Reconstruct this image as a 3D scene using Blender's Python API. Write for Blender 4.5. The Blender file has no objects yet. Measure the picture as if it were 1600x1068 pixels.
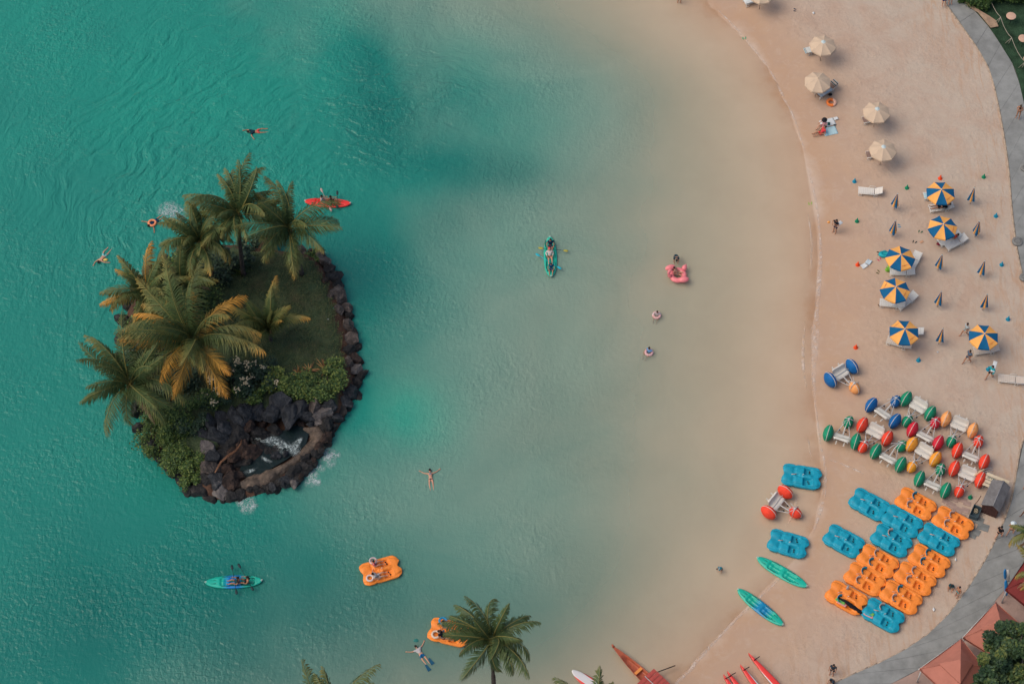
import bpy, math, random
import numpy as np
from mathutils import Vector, Matrix, noise
random.seed(7); np.random.seed(7)
S = bpy.context.scene
COL = S.collection
R = math.radians
PI = math.pi

# ------------------------------------------------------------------ camera, sky, sun, exposure
PITCH = R(57.0); FPX = 3600.0; DIST = 180.0
cam_d = bpy.data.cameras.new('camera'); cam = bpy.data.objects.new('camera', cam_d); COL.objects.link(cam)
CAM = Vector((0, -DIST*math.cos(PITCH), DIST*math.sin(PITCH)))
cam.location = CAM; cam.rotation_euler = (PI/2-PITCH, 0, 0)
cam_d.sensor_width = 36; cam_d.lens = FPX/1600*36; cam_d.clip_start = 1; cam_d.clip_end = 5000
S.camera = cam

SUN_EL, SUN_AZ = R(55), R(-100)      # azimuth from +Y (north), negative = west
w = bpy.data.worlds.new('World'); S.world = w; w.use_nodes = True
nt = w.node_tree; sky = nt.nodes.new('ShaderNodeTexSky'); sky.sky_type = 'NISHITA'; sky.sun_disc = False
sky.sun_elevation = SUN_EL; sky.sun_rotation = SUN_AZ
sky.air_density = 1.0; sky.dust_density = 4.0; sky.ozone_density = 0.6
nt.links.new(sky.outputs[0], nt.nodes['Background'].inputs[0]); nt.nodes['Background'].inputs[1].default_value = 0.135
sl = bpy.data.lights.new('sun', 'SUN'); sl.energy = 1.22; sl.angle = R(46); sl.color = (1, .88, .74)
so = bpy.data.objects.new('sun', sl); COL.objects.link(so)
sd = Vector((math.sin(SUN_AZ)*math.cos(SUN_EL), math.cos(SUN_AZ)*math.cos(SUN_EL), math.sin(SUN_EL)))
so.rotation_euler = sd.to_track_quat('Z', 'Y').to_euler()
so.location = (0, 0, 100)
S.view_settings.view_transform = 'Standard'; S.view_settings.look = 'None'
S.view_settings.exposure = 0.06; S.view_settings.gamma = 1; S.view_settings.use_curve_mapping = False
S.render.engine = 'CYCLES'
S.cycles.max_bounces = 6; S.cycles.diffuse_bounces = 3; S.cycles.glossy_bounces = 2
S.cycles.transmission_bounces = 4; S.cycles.transparent_max_bounces = 12

# ------------------------------------------------------------------ photo pixel -> place in the world
_a = PI/2-PITCH; _ca, _sa = math.cos(_a), math.sin(_a)
def P(px, py, z=0.0):
    x, y, zz = (px-800)/FPX, -(py-534)/FPX, -1.0
    d = (x, y*_ca-zz*_sa, y*_sa+zz*_ca)
    t = (z-CAM.z)/d[2]
    return Vector((CAM.x+d[0]*t, CAM.y+d[1]*t, z))
def PX(pts, z=0.0): return [P(a, b, z) for a, b in pts]

SHORE_PX = [(-3600,-3200),(-900,-2300),(300,-1300),(800,-560),(960,-250),(1050,-90),(1105,0),(1165,60),(1205,112),(1235,172),(1257,240),(1271,310),(1279,370),(1280,430),(1273,510),
            (1271,600),(1275,660),(1284,720),(1281,790),(1255,860),(1200,918),(1140,978),(1058,1068),(990,1160),(900,1320),(740,1600),(300,2000),(-900,2500),(-3600,3000)]
def smooth_line(pts, n=6):
    out = []
    for i in range(len(pts)-1):
        p0 = pts[max(i-1, 0)]; p1 = pts[i]; p2 = pts[i+1]; p3 = pts[min(i+2, len(pts)-1)]
        for k in range(n):
            t = k/n
            out.append(tuple(0.5*((2*p1[j])+(-p0[j]+p2[j])*t+(2*p0[j]-5*p1[j]+4*p2[j]-p3[j])*t*t+(-p0[j]+3*p1[j]-3*p2[j]+p3[j])*t**3) for j in range(2)))
    out.append(tuple(pts[-1])); return out
SHORE = np.array([(v.x, v.y) for v in PX(smooth_line(SHORE_PX, 5))])
def seg_dist(X, Y, line):
    best = np.full(X.shape, 1e9)
    for (ax, ay), (bx, by) in zip(line[:-1], line[1:]):
        dx, dy = bx-ax, by-ay; L = dx*dx+dy*dy+1e-12
        t = np.clip(((X-ax)*dx+(Y-ay)*dy)/L, 0, 1)
        best = np.minimum(best, (X-ax-t*dx)**2+(Y-ay-t*dy)**2)
    return np.sqrt(best)
def in_poly(X, Y, poly):
    c = np.zeros(X.shape, bool); n = len(poly)
    for i in range(n):
        x1, y1 = poly[i]; x2, y2 = poly[(i+1) % n]
        if y1 == y2: continue
        m = ((y1 > Y) != (y2 > Y)) & (X < (x2-x1)*(Y-y1)/(y2-y1)+x1)
        c ^= m
    return c
LAGOON = list(map(tuple, SHORE))+[(-3000, SHORE[-1][1]), (-3000, SHORE[0][1])]
DK = np.array([0, 2, 5, 8, 12.5, 17, 21.5, 25, 28, 35, 50, 400]); DV = np.array([0, .04, .10, .17, .30, .52, .80, 1.15, 1.5, 2.3, 3.0, 5.0])
def ground_h(X, Y):
    X = np.atleast_1d(np.asarray(X, float)); Y = np.atleast_1d(np.asarray(Y, float))
    d = seg_dist(X, Y, SHORE); wat = in_poly(X, Y, LAGOON)
    return np.where(wat, -np.interp(d, DK, DV), np.interp(d, [0, 1, 8, 25, 60], [0, .05, .22, .40, .55])), d, wat
def G(px, py):
    """point on the ground seen at a photo pixel"""
    p = P(px, py, 0)
    for _ in range(2):
        h = float(ground_h(p.x, p.y)[0][0]); p = P(px, py, max(h, 0))
    return p
def gz(x, y): return max(0.0, float(ground_h(x, y)[0][0]))
def head(px, py, dx, dy):
    a, b = P(px, py), P(px+dx, py+dy)
    return math.atan2(b.y-a.y, b.x-a.x)

# ------------------------------------------------------------------ materials
MATS = {}
def mat(name, col, rough=.6, spec=.3, var=0.0, scale=8.0, bump=0.0, bscale=30.0, col2=None, coat=0.0, metal=0.0, hue=None):
    if name in MATS: return MATS[name]
    m = bpy.data.materials.new(name); m.use_nodes = True; n = m.node_tree; b = n.nodes['Principled BSDF']
    b.inputs['Base Color'].default_value = (*col, 1); b.inputs['Roughness'].default_value = rough
    b.inputs['Specular IOR Level'].default_value = spec; b.inputs['Metallic'].default_value = metal
    b.inputs['Coat Weight'].default_value = coat
    tc = n.nodes.new('ShaderNodeTexCoord')
    if var > 0 or col2:
        no = n.nodes.new('ShaderNodeTexNoise'); no.inputs['Scale'].default_value = scale; no.inputs['Detail'].default_value = 6; no.inputs['Roughness'].default_value = .65
        n.links.new(tc.outputs['Object'], no.inputs['Vector'])
        r = n.nodes.new('ShaderNodeValToRGB'); c2 = col2 or tuple(c*(1-var) for c in col); c1 = col if col2 else tuple(min(1, c*(1+var*.6)) for c in col)
        r.color_ramp.elements[0].position = .35; r.color_ramp.elements[1].position = .65
        r.color_ramp.elements[0].color = (*c2, 1); r.color_ramp.elements[1].color = (*c1, 1)
        n.links.new(no.outputs['Fac'], r.inputs['Fac']); n.links.new(r.outputs['Color'], b.inputs['Base Color'])
    if bump > 0:
        nb = n.nodes.new('ShaderNodeTexNoise'); nb.inputs['Scale'].default_value = bscale; nb.inputs['Detail'].default_value = 5
        n.links.new(tc.outputs['Object'], nb.inputs['Vector'])
        bp = n.nodes.new('ShaderNodeBump'); bp.inputs['Strength'].default_value = min(1, bump); bp.inputs['Distance'].default_value = .1*max(1, bump)
        n.links.new(nb.outputs['Fac'], bp.inputs['Height']); n.links.new(bp.outputs['Normal'], b.inputs['Normal'])
    MATS[name] = m; return m

# ------------------------------------------------------------------ mesh builder
class MB:
    def __init__(s): s.v = []; s.f = []; s.sm = []; s.a = []; s.av = 0.0
    def add(s, vs, fs, smooth=False, M=None):
        o = len(s.v)
        for v in vs: s.v.append(tuple(M @ Vector(v)) if M else tuple(v)); s.a.append(s.av)
        for f in fs: s.f.append(tuple(i+o for i in f)); s.sm.append(smooth)
        return s
    def box(s, c, size, rz=0, M=None):
        x, y, z = (q/2 for q in size); Rz = Matrix.Rotation(rz, 3, 'Z'); c = Vector(c)
        vs = [c+Rz @ Vector(p) for p in ((-x,-y,-z),(x,-y,-z),(x,y,-z),(-x,y,-z),(-x,-y,z),(x,-y,z),(x,y,z),(-x,y,z))]
        return s.add(vs, [(0,3,2,1),(4,5,6,7),(0,1,5,4),(1,2,6,5),(2,3,7,6),(3,0,4,7)], False, M)
    def tube(s, pts, rad, n=6, caps=True, M=None, smooth=True, flat=1.0):
        pts = [Vector(p) for p in pts]; N = len(pts)
        if not hasattr(rad, '__len__'): rad = [rad]*N
        vs, fs = [], []; up = Vector((0, 0, 1))
        for i, p in enumerate(pts):
            t = (pts[min(i+1, N-1)]-pts[max(i-1, 0)])
            t = t.normalized() if t.length > 1e-9 else Vector((0, 0, 1))
            u = t.cross(up)
            if u.length < .05: u = t.cross(Vector((1, 0, 0)))
            u.normalize(); v = u.cross(t)
            for k in range(n):
                a = 2*PI*k/n; vs.append(p+u*math.cos(a)*rad[i]+v*math.sin(a)*rad[i]*flat)
        for i in range(N-1):
            for k in range(n):
                fs.append((i*n+k, i*n+(k+1) % n, (i+1)*n+(k+1) % n, (i+1)*n+k))
        if caps: fs.append(tuple(range(n))[::-1]); fs.append(tuple((N-1)*n+k for k in range(n)))
        return s.add(vs, fs, smooth, M)
    def lathe(s, prof, n=16, M=None, smooth=True, cap=True):
        vs, fs = [], []
        for r, z in prof:
            for k in range(n): a = 2*PI*k/n; vs.append((r*math.cos(a), r*math.sin(a), z))
        for i in range(len(prof)-1):
            for k in range(n): fs.append((i*n+k, i*n+(k+1) % n, (i+1)*n+(k+1) % n, (i+1)*n+k))
        if cap: fs.append(tuple(range(n))[::-1]); fs.append(tuple((len(prof)-1)*n+k for k in range(n)))
        return s.add(vs, fs, smooth, M)
    def ell(s, c, r, n=10, m=6, M=None, amp=0):
        vs, fs = [], []
        for i in range(m+1):
            th = PI*i/m
            for k in range(n):
                a = 2*PI*k/n; q = 1+amp*(random.random()-.5)
                vs.append((c[0]+r[0]*q*math.sin(th)*math.cos(a), c[1]+r[1]*q*math.sin(th)*math.sin(a), c[2]+r[2]*q*math.cos(th)))
        for i in range(m):
            for k in range(n): fs.append((i*n+k, (i+1)*n+k, (i+1)*n+(k+1) % n, i*n+(k+1) % n))
        return s.add(vs, fs, True, M)
    def torus(s, R0, r, n=28, m=10, M=None, sq=1.0, a0=0, a1=2*PI):
        vs, fs = [], []; full = abs(a1-a0-2*PI) < 1e-6; N = n if full else n+1
        for i in range(N):
            a = a0+(a1-a0)*i/n
            for k in range(m):
                b = 2*PI*k/m; vs.append(((R0+r*math.cos(b))*math.cos(a), (R0+r*math.cos(b))*math.sin(a), r*sq*math.sin(b)))
        for i in range(N if full else N-1):
            for k in range(m): j = (i+1) % N; fs.append((i*m+k, j*m+k, j*m+(k+1) % m, i*m+(k+1) % m))
        return s.add(vs, fs, True, M)
    def poly(s, pts, z0, z1, M=None):
        n = len(pts); vs = [(x, y, z0) for x, y in pts]+[(x, y, z1) for x, y in pts]
        fs = [tuple(range(n))[::-1], tuple(range(n, 2*n))]+[(i, (i+1) % n, n+(i+1) % n, n+i) for i in range(n)]
        return s.add(vs, fs, False, M)
    def mesh(s, name):
        me = bpy.data.meshes.new(name); me.from_pydata(s.v, [], s.f)
        me.polygons.foreach_set('use_smooth', s.sm)
        if any(s.a):
            at = me.attributes.new('tint', 'FLOAT', 'POINT'); at.data.foreach_set('value', s.a)
        me.update(); return me
    def build(s, name, m, parent=None, **k):
        return link(name, s.mesh(name), m, parent, **k)
def link(name, me, m, parent=None, loc=None, rot=None, scale=None):
    if m is not None and not me.materials: me.materials.append(m)
    o = bpy.data.objects.new(name, me); COL.objects.link(o)
    if parent: o.parent = parent
    if loc is not None: o.location = loc
    if rot is not None: o.rotation_euler = rot
    if scale is not None: o.scale = scale
    return o
def tag(o, label=None, cat=None, group=None, kind=None):
    if label: o['label'] = label
    if cat: o['category'] = cat
    if group: o['group'] = group
    if kind: o['kind'] = kind
    return o
def thing(name, label, cat, loc=(0, 0, 0), rz=0, group=None, scale=1.0):
    o = bpy.data.objects.new(name, None); COL.objects.link(o); o.empty_display_size = .2
    o.location = loc; o.rotation_euler = (0, 0, rz); o.scale = (scale,)*3
    return tag(o, label, cat, group)
def kids(o): return [c for c in o.children]
def dup(o, loc, rz, label=None, group=None, parent=None, top=True):
    c = o.copy(); COL.objects.link(c)
    if parent: c.parent = parent
    if top: c.location = loc; c.rotation_euler = (o.rotation_euler[0], o.rotation_euler[1], rz)
    if label: c['label'] = label
    if group: c['group'] = group
    for k in list(o.children): dup(k, None, None, parent=c, top=False)
    return c

def hf_solid(nx, ny, xf, yf, hf, hull, smooth=True):
    """closed shell: top height field hf(x,y,s,t) over a shaped outline, hull below"""
    b = MB(); vs, fs = [], []
    for i in range(nx+1):
        s_ = -1+2*i/nx
        for j in range(ny+1):
            t_ = -1+2*j/ny; x = xf(s_, t_); y = yf(x, s_, t_)
            vs.append((x, y, hf(x, y, s_, t_)))
    n0 = len(vs)
    for i in range(nx+1):
        s_ = -1+2*i/nx
        for j in range(ny+1):
            t_ = -1+2*j/ny; x = xf(s_, t_); y = yf(x, s_, t_)
            q = hull(s_, t_); vs.append((x*q[0], y*q[1], q[2]))
    I = lambda i, j: i*(ny+1)+j
    for i in range(nx):
        for j in range(ny):
            fs.append((I(i, j), I(i+1, j), I(i+1, j+1), I(i, j+1)))
            fs.append((n0+I(i, j+1), n0+I(i+1, j+1), n0+I(i+1, j), n0+I(i, j)))
    for i in range(nx):
        for j in (0, ny):
            f = (I(i, j), n0+I(i, j), n0+I(i+1, j), I(i+1, j)); fs.append(f if j == 0 else f[::-1])
    for j in range(ny):
        for i in (0, nx):
            f = (I(i, j), I(i, j+1), n0+I(i, j+1), n0+I(i, j)); fs.append(f if i == 0 else f[::-1])
    return b.add(vs, fs, smooth)
def ss(a, b, x):
    t = min(1, max(0, (x-a)/(b-a))); return t*t*(3-2*t)

# ================================================================== SETTING
def N(n, t, **k):
    x = n.nodes.new(t)
    for a, b in k.items(): setattr(x, a, b)
    return x
def mth(n, op, a, b=None, c=None, clamp=False):
    x = n.nodes.new('ShaderNodeMath'); x.operation = op; x.use_clamp = clamp
    for i, q in enumerate((a, b, c)):
        if q is None: continue
        if isinstance(q, (int, float)): x.inputs[i].default_value = q
        else: n.links.new(q, x.inputs[i])
    return x.outputs[0]
def ramp(n, fac, els, interp='LINEAR'):
    r = n.nodes.new('ShaderNodeValToRGB'); r.color_ramp.interpolation = interp
    e = r.color_ramp.elements
    while len(e) < len(els): e.new(.5)
    for q, (p, c) in zip(e, els): q.position = p; q.color = (*c, 1) if len(c) == 3 else c
    n.links.new(fac, r.inputs['Fac']); return r.outputs['Color']
def mixc(n, fac, a, b, mode='MIX'):
    x = n.nodes.new('ShaderNodeMix'); x.data_type = 'RGBA'; x.blend_type = mode
    for s, q in ((0, fac), (6, a), (7, b)):
        if isinstance(q, (int, float)): x.inputs[s].default_value = q
        elif isinstance(q, tuple): x.inputs[s].default_value = (*q, 1)
        else: n.links.new(q, x.inputs[s])
    return x.outputs[2]
def noi(n, vec, scale, detail=4, rough=.5, dist=0.0):
    x = n.nodes.new('ShaderNodeTexNoise'); x.inputs['Scale'].default_value = scale; x.inputs['Detail'].default_value = detail
    x.inputs['Roughness'].default_value = rough; x.inputs['Distortion'].default_value = dist
    n.links.new(vec, x.inputs['Vector']); return x.outputs['Fac']
def newmat(name):
    m = bpy.data.materials.new(name); m.use_nodes = True; n = m.node_tree
    return m, n, n.nodes['Principled BSDF'], n.nodes.new('ShaderNodeTexCoord').outputs['Object']
def grow(a, b, step, far):
    c = list(np.arange(a, b+1e-6, step)); s = step
    lo, hi = [c[0]], [c[-1]]
    while hi[-1] < far: s *= 1.35; hi.append(hi[-1]+s); lo.append(lo[-1]-s)
    return np.array(lo[:0:-1]+c+hi[1:])
def sheet(name, xs, ys, Z, m, attrs=None, keep=None):
    X, Y = np.meshgrid(xs, ys, indexing='ij'); nx, ny = X.shape
    co = np.stack([X, Y, Z], -1).reshape(-1, 3)
    idx = np.arange(nx*ny).reshape(nx, ny)
    f = np.stack([idx[:-1, :-1], idx[1:, :-1], idx[1:, 1:], idx[:-1, 1:]], -1).reshape(-1, 4)
    if keep is not None:
        k = keep.reshape(-1); f = f[k[f].any(1)]
    me = bpy.data.meshes.new(name); me.from_pydata(co.tolist(), [], f.tolist())
    for an, av in (attrs or {}).items():
        at = me.attributes.new(an, 'FLOAT', 'POINT'); at.data.foreach_set('value', av.reshape(-1).astype(float))
    me.polygons.foreach_set('use_smooth', [True]*len(me.polygons)); me.update()
    return link(name, me, m)

# --- sand
m_sand, n, bs, oc = newmat('sand')
at = N(n, 'ShaderNodeAttribute', attribute_name='shore').outputs['Fac']
dist = mth(n, 'ADD', at, mth(n, 'MULTIPLY', mth(n, 'SUBTRACT', noi(n, oc, .22, 5, .6), .5), 6.0))
damp = ramp(n, mth(n, 'DIVIDE', mth(n, 'ADD', dist, 5.0), 18.0, clamp=True), [(.05, (.635, .512, .40)), (.24, (.57, .432, .325)), (.31, (.49, .312, .195)), (.44, (.50, .34, .23)), (.64, (.49, .378, .29)), (.95, (.475, .395, .315))])
land = mth(n, 'ADD', .15, mth(n, 'MULTIPLY', mth(n, 'ADD', at, 1.5), .4, clamp=True), clamp=True)
big = noi(n, oc, .35, 6, .65, .6); fine = noi(n, oc, 3.2, 6, .7)
c = mixc(n, mth(n, 'MULTIPLY', ramp(n, big, [(.42, (0, 0, 0)), (.66, (1, 1, 1))]), mth(n, 'MULTIPLY', land, .62)), damp, (.445, .30, .215))
pale = ramp(n, noi(n, oc, .9, 7, .72, 1.4), [(.52, (0, 0, 0)), (.72, (1, 1, 1))])
c = mixc(n, mth(n, 'MULTIPLY', mth(n, 'MULTIPLY', pale, land), .42), c, (.56, .44, .345))
mp = N(n, 'ShaderNodeMapping'); mp.inputs['Scale'].default_value = (2.2, .35, 1); mp.inputs['Rotation'].default_value = (0, 0, .25); n.links.new(oc, mp.inputs['Vector'])
tracks = ramp(n, noi(n, mp.outputs[0], .9, 5, .7, .8), [(.50, (0, 0, 0)), (.64, (1, 1, 1))])
tr = N(n, 'ShaderNodeAttribute', attribute_name='tracks').outputs['Fac']
c = mixc(n, mth(n, 'MULTIPLY', mth(n, 'MULTIPLY', tracks, tr), .75), c, (.45, .275, .165))
c = mixc(n, mth(n, 'MULTIPLY', mth(n, 'MULTIPLY', fine, land), .34), c, (.36, .265, .20))
n.links.new(c, bs.inputs['Base Color']); bs.inputs['Roughness'].default_value = .85; bs.inputs['Specular IOR Level'].default_value = .32
vo = N(n, 'ShaderNodeTexVoronoi'); vo.inputs['Scale'].default_value = 2.6; n.links.new(oc, vo.inputs['Vector'])
dry = mth(n, 'MULTIPLY', mth(n, 'SUBTRACT', at, 1.5), .3, clamp=True)
dry = mth(n, 'MULTIPLY', dry, ramp(n, noi(n, oc, .30, 4, .6), [(.35, (.25, .25, .25)), (.62, (1, 1, 1))]))
h = mth(n, 'ADD', mth(n, 'MULTIPLY', mth(n, 'MULTIPLY', noi(n, oc, 1.9, 7, .7), .38), dry), mth(n, 'MULTIPLY', mth(n, 'MULTIPLY', vo.outputs['Distance'], dry), .10))
bp = N(n, 'ShaderNodeBump'); bp.inputs['Strength'].default_value = .95; bp.inputs['Distance'].default_value = .30
n.links.new(h, bp.inputs['Height']); n.links.new(bp.outputs['Normal'], bs.inputs['Normal'])
xs, ys = grow(-52, 52, .8, 900), grow(-42, 56, .8, 900)
X, Y = np.meshgrid(xs, ys, indexing='ij')
Hh, Dd, Ww = ground_h(X.ravel(), Y.ravel()); Hh, Dd, Ww = (q.reshape(X.shape) for q in (Hh, Dd, Ww))
path_l = [(1436,-60),(1475,0),(1502,38),(1530,78),(1548,112),(1558,150),(1568,200),(1577,260),(1582,320),(1588,372),(1593,402),(1603,450),(1613,520),(1616,600),(1610,660),(1596,700),(1584,769),(1572,808),(1555,846),(1532,888),(1500,936),(1460,982),(1400,1022),(1340,1049),(1240,1096),(1140,1136)]
path_r = [(1468,-60),(1506,0),(1526,20),(1548,46),(1568,77),(1586,108),(1598,152),(1608,200),(1618,260),(1626,320),(1634,372),(1640,402),(1652,450),(1664,520),(1670,600),(1668,660),(1660,700),(1650,760),(1636,812),(1612,858),(1590,894),(1560,932),(1508,991),(1448,1038),(1320,1100),(1190,1150)]
PL = np.array([(v.x, v.y) for v in PX(smooth_line(path_l, 4), .4)]); PR = np.array([(v.x, v.y) for v in PX(smooth_line(path_r, 4), .4)])
dpath = seg_dist(X.ravel(), Y.ravel(), PL).reshape(X.shape)
trk = np.clip(1-dpath/5.5, 0, 1)*(~Ww)
ISL_PX = [(438,388),(492,396),(514,418),(536,452),(546,490),(556,530),(562,575),(562,605),(550,640),(530,675),(505,705),(478,738),(440,762),(395,780),(350,786),(318,780),(300,764),(282,742),(258,716),(238,700),(230,678),(222,640),(206,600),(196,560),(192,500),(208,452),(248,414),(290,392),(350,378)]
ISL = [(v.x, v.y) for v in PX(smooth_line(ISL_PX+[ISL_PX[0]], 3)[:-1])]
ground = sheet('sand_ground', xs, ys, Hh, m_sand, {'shore': np.where(Ww, -Dd, Dd), 'tracks': trk})
tag(ground, 'pinkish tan sand beach curving round the lagoon and down under the water', kind='structure')

# --- lagoon water: a sheet over the sand bed, clearer where it is shallow
dI = np.where(in_poly(X, Y, ISL), 0, seg_dist(X, Y, np.array(ISL+[ISL[0]])))
def blob(px, py, rx, ry, rot=0):
    p = P(px, py); k = 19.8; a = R(rot); dx, dy = X-p.x, Y-p.y
    u = (dx*math.cos(a)+dy*math.sin(a))/(rx/k); v = (-dx*math.sin(a)+dy*math.cos(a))/(ry/k)
    return np.exp(-(u*u+v*v))
nz = np.array([[noise.fractal(Vector((x*.07, y*.07, 3)), 1.0, 2.0, 4) for y in ys] for x in xs])
depth = np.maximum(0, -Hh)+nz*.35*np.clip((Dd-6)/15, 0, 1)*Ww
depth += .55*blob(640, 655, 75, 55, -30)+.4*blob(545, 640, 40, 120, 20)+.35*blob(590, 390, 60, 110, 35)+.5*blob(250, 770, 90, 60)+.8*blob(850, 170, 150, 110)+.9*blob(730, 120, 120, 140)+.55*blob(520, 900, 330, 130)+.42*blob(740, 860, 150, 170)
depth += .9*blob(565, 130, 70, 150, 8)+.7*blob(715, 265, 150, 70)
depth = np.clip(depth, 0, 5)
depth -= .55*np.clip(1-dI/2.2, 0, 1)*0
water_shade = .66*blob(594, 195, 55, 85, 25)+.36*blob(572, 80, 45, 100, 5)+.55*blob(715, 262, 145, 46, -8)+.50*blob(705, 325, 85, 46, 45)+.25*blob(650, 150, 90, 100)  # soft shadow patch at top centre, painted into the water colour
water_shade += .20*blob(600, 430, 50, 150, 10)
water_shade += .45*blob(120, 1010, 380, 220)+.22*blob(700, 1010, 380, 150)+.22*blob(480, 950, 330, 160)+.12*blob(90, 430, 110, 330)  # vignette-like darkening along the bottom and left, painted in the same way
water_shade = np.clip(water_shade*(1+.7*nz), 0, 1)
teal = .35*blob(330, 120, 330, 230)+1.1*blob(645, 655, 75, 48, -30)+.5*blob(660, 610, 60, 40)+.10*blob(540, 360, 60, 120)+.3*blob(520, 20, 60, 60); teal = np.clip(teal+nz*.2, 0, 1)
m_water = bpy.data.materials.new('lagoon_water'); m_water.use_nodes = True; n = m_water.node_tree; n.nodes.remove(n.nodes['Principled BSDF'])
out = n.nodes['Material Output']; oc = N(n, 'ShaderNodeTexCoord').outputs['Object']
A = lambda s: N(n, 'ShaderNodeAttribute', attribute_name=s).outputs['Fac']
dep, mk, tl = A('depth'), A('water_shade'), A('teal')
dn = mth(n, 'MULTIPLY', dep, mth(n, 'ADD', .86, mth(n, 'MULTIPLY', noi(n, oc, .16, 5, .6), .28)))
op = mth(n, 'SUBTRACT', 1.0, mth(n, 'POWER', 2.71828, mth(n, 'MULTIPLY', dn, -1.75)))
body = mixc(n, tl, (.020, .224, .176), (.010, .30, .215))
body = mixc(n, ramp(n, mth(n, 'DIVIDE', dn, 2.6, clamp=True), [(0, (0, 0, 0)), (.30, (.42, .42, .42)), (.92, (1, 1, 1))]), (.42, .44, .35), body)
body = mixc(n, mk, body, (.004, .105, .092))  # painted shade pulls the body colour towards dark teal
body = mixc(n, mth(n, 'MULTIPLY', ramp(n, noi(n, oc, .09, 6, .6, 1.0), [(.35, (0, 0, 0)), (.7, (1, 1, 1))]), .30), body, (.02, .165, .142))
# ripples: rings round a point east of the island, broken by noise, and small chop elsewhere
cc = P(610, 470)
sp = N(n, 'ShaderNodeSeparateXYZ'); n.links.new(oc, sp.inputs[0])
dx = mth(n, 'SUBTRACT', sp.outputs[0], cc.x); dy = mth(n, 'SUBTRACT', sp.outputs[1], cc.y)
wob = mth(n, 'MULTIPLY', mth(n, 'SUBTRACT', noi(n, oc, .13, 3, .5), .5), 7.0)
rr = mth(n, 'ADD', mth(n, 'SQRT', mth(n, 'ADD', mth(n, 'MULTIPLY', dx, dx), mth(n, 'MULTIPLY', dy, dy))), wob)
th = mth(n, 'ARCTAN2', dx, dy)
cb = N(n, 'ShaderNodeCombineXYZ'); n.links.new(mth(n, 'MULTIPLY', rr, 1.4), cb.inputs[0]); n.links.new(mth(n, 'MULTIPLY', th, 12.0), cb.inputs[1])
ring = noi(n, cb.outputs[0], 1.0, 3, .45, .3)
mp = N(n, 'ShaderNodeMapping'); mp.inputs['Scale'].default_value = (2.2, 3.6, 1); mp.inputs['Rotation'].default_value = (0, 0, .5); n.links.new(oc, mp.inputs['Vector'])
chop = noi(n, mp.outputs[0], .80, 4, .5, .5)
mp2 = N(n, 'ShaderNodeMapping'); mp2.inputs['Scale'].default_value = (3.8, 2.0, 1); mp2.inputs['Rotation'].default_value = (0, 0, -.35); n.links.new(oc, mp2.inputs['Vector'])
chop2 = noi(n, mp2.outputs[0], .95, 3, .5, .4)
rg = A('rings')
patchy = ramp(n, noi(n, oc, .11, 3, .5), [(.35, (.18, .18, .18)), (.65, (.9, .9, .9))])
wav = mth(n, 'ADD', mth(n, 'MULTIPLY', mth(n, 'MULTIPLY', ring, mth(n, 'MULTIPLY', rg, mth(n, 'DIVIDE', mth(n, 'SUBTRACT', rr, 7.0), 7.0, clamp=True))), 1.35), mth(n, 'MULTIPLY', mth(n, 'ADD', mth(n, 'MULTIPLY', chop, .50), mth(n, 'MULTIPLY', chop2, .46)), patchy))
calm = mth(n, 'ADD', .22, mth(n, 'MULTIPLY', mth(n, 'DIVIDE', dep, 1.2, clamp=True), .78))
bp = N(n, 'ShaderNodeBump'); bp.inputs['Strength'].default_value = 1.0; bp.inputs['Distance'].default_value = .27
n.links.new(mth(n, 'MULTIPLY', wav, calm), bp.inputs['Height'])
trn = N(n, 'ShaderNodeBsdfTransparent'); n.links.new(mixc(n, mth(n, 'DIVIDE', dep, 1.2, clamp=True), (.985, .98, .965), (.64, .88, .80)), trn.inputs[0])
dif = N(n, 'ShaderNodeBsdfDiffuse'); n.links.new(body, dif.inputs[0]); n.links.new(bp.outputs['Normal'], dif.inputs['Normal'])
mx = N(n, 'ShaderNodeMixShader'); n.links.new(op, mx.inputs[0]); n.links.new(trn.outputs[0], mx.inputs[1]); n.links.new(dif.outputs[0], mx.inputs[2])
gl = N(n, 'ShaderNodeBsdfGlossy'); gl.inputs['Roughness'].default_value = .12; gl.inputs[0].default_value = (1, 1, 1, 1); n.links.new(bp.outputs['Normal'], gl.inputs['Normal'])
fr = N(n, 'ShaderNodeFresnel'); fr.inputs['IOR'].default_value = 1.30; n.links.new(bp.outputs['Normal'], fr.inputs['Normal'])
mx2 = N(n, 'ShaderNodeMixShader'); n.links.new(fr.outputs[0], mx2.inputs[0]); n.links.new(mx.outputs[0], mx2.inputs[1]); n.links.new(gl.outputs[0], mx2.inputs[2])
n.links.new(mx2.outputs[0], out.inputs['Surface'])
rings = np.exp(-(np.hypot(X-P(300, 230).x, Y-P(300, 230).y)/19)**2)+.75*blob(600, 430, 70, 130)+.5*blob(640, 130, 130, 130)
rings = np.clip(rings, 0, 1)
keep = Hh < .12
water = sheet('lagoon_water', xs, ys, np.zeros_like(X), m_water, {'depth': depth, 'water_shade': water_shade, 'teal': teal, 'rings': rings}, keep)
tag(water, 'teal lagoon water turning clear and sandy towards the beach', kind='structure')

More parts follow.
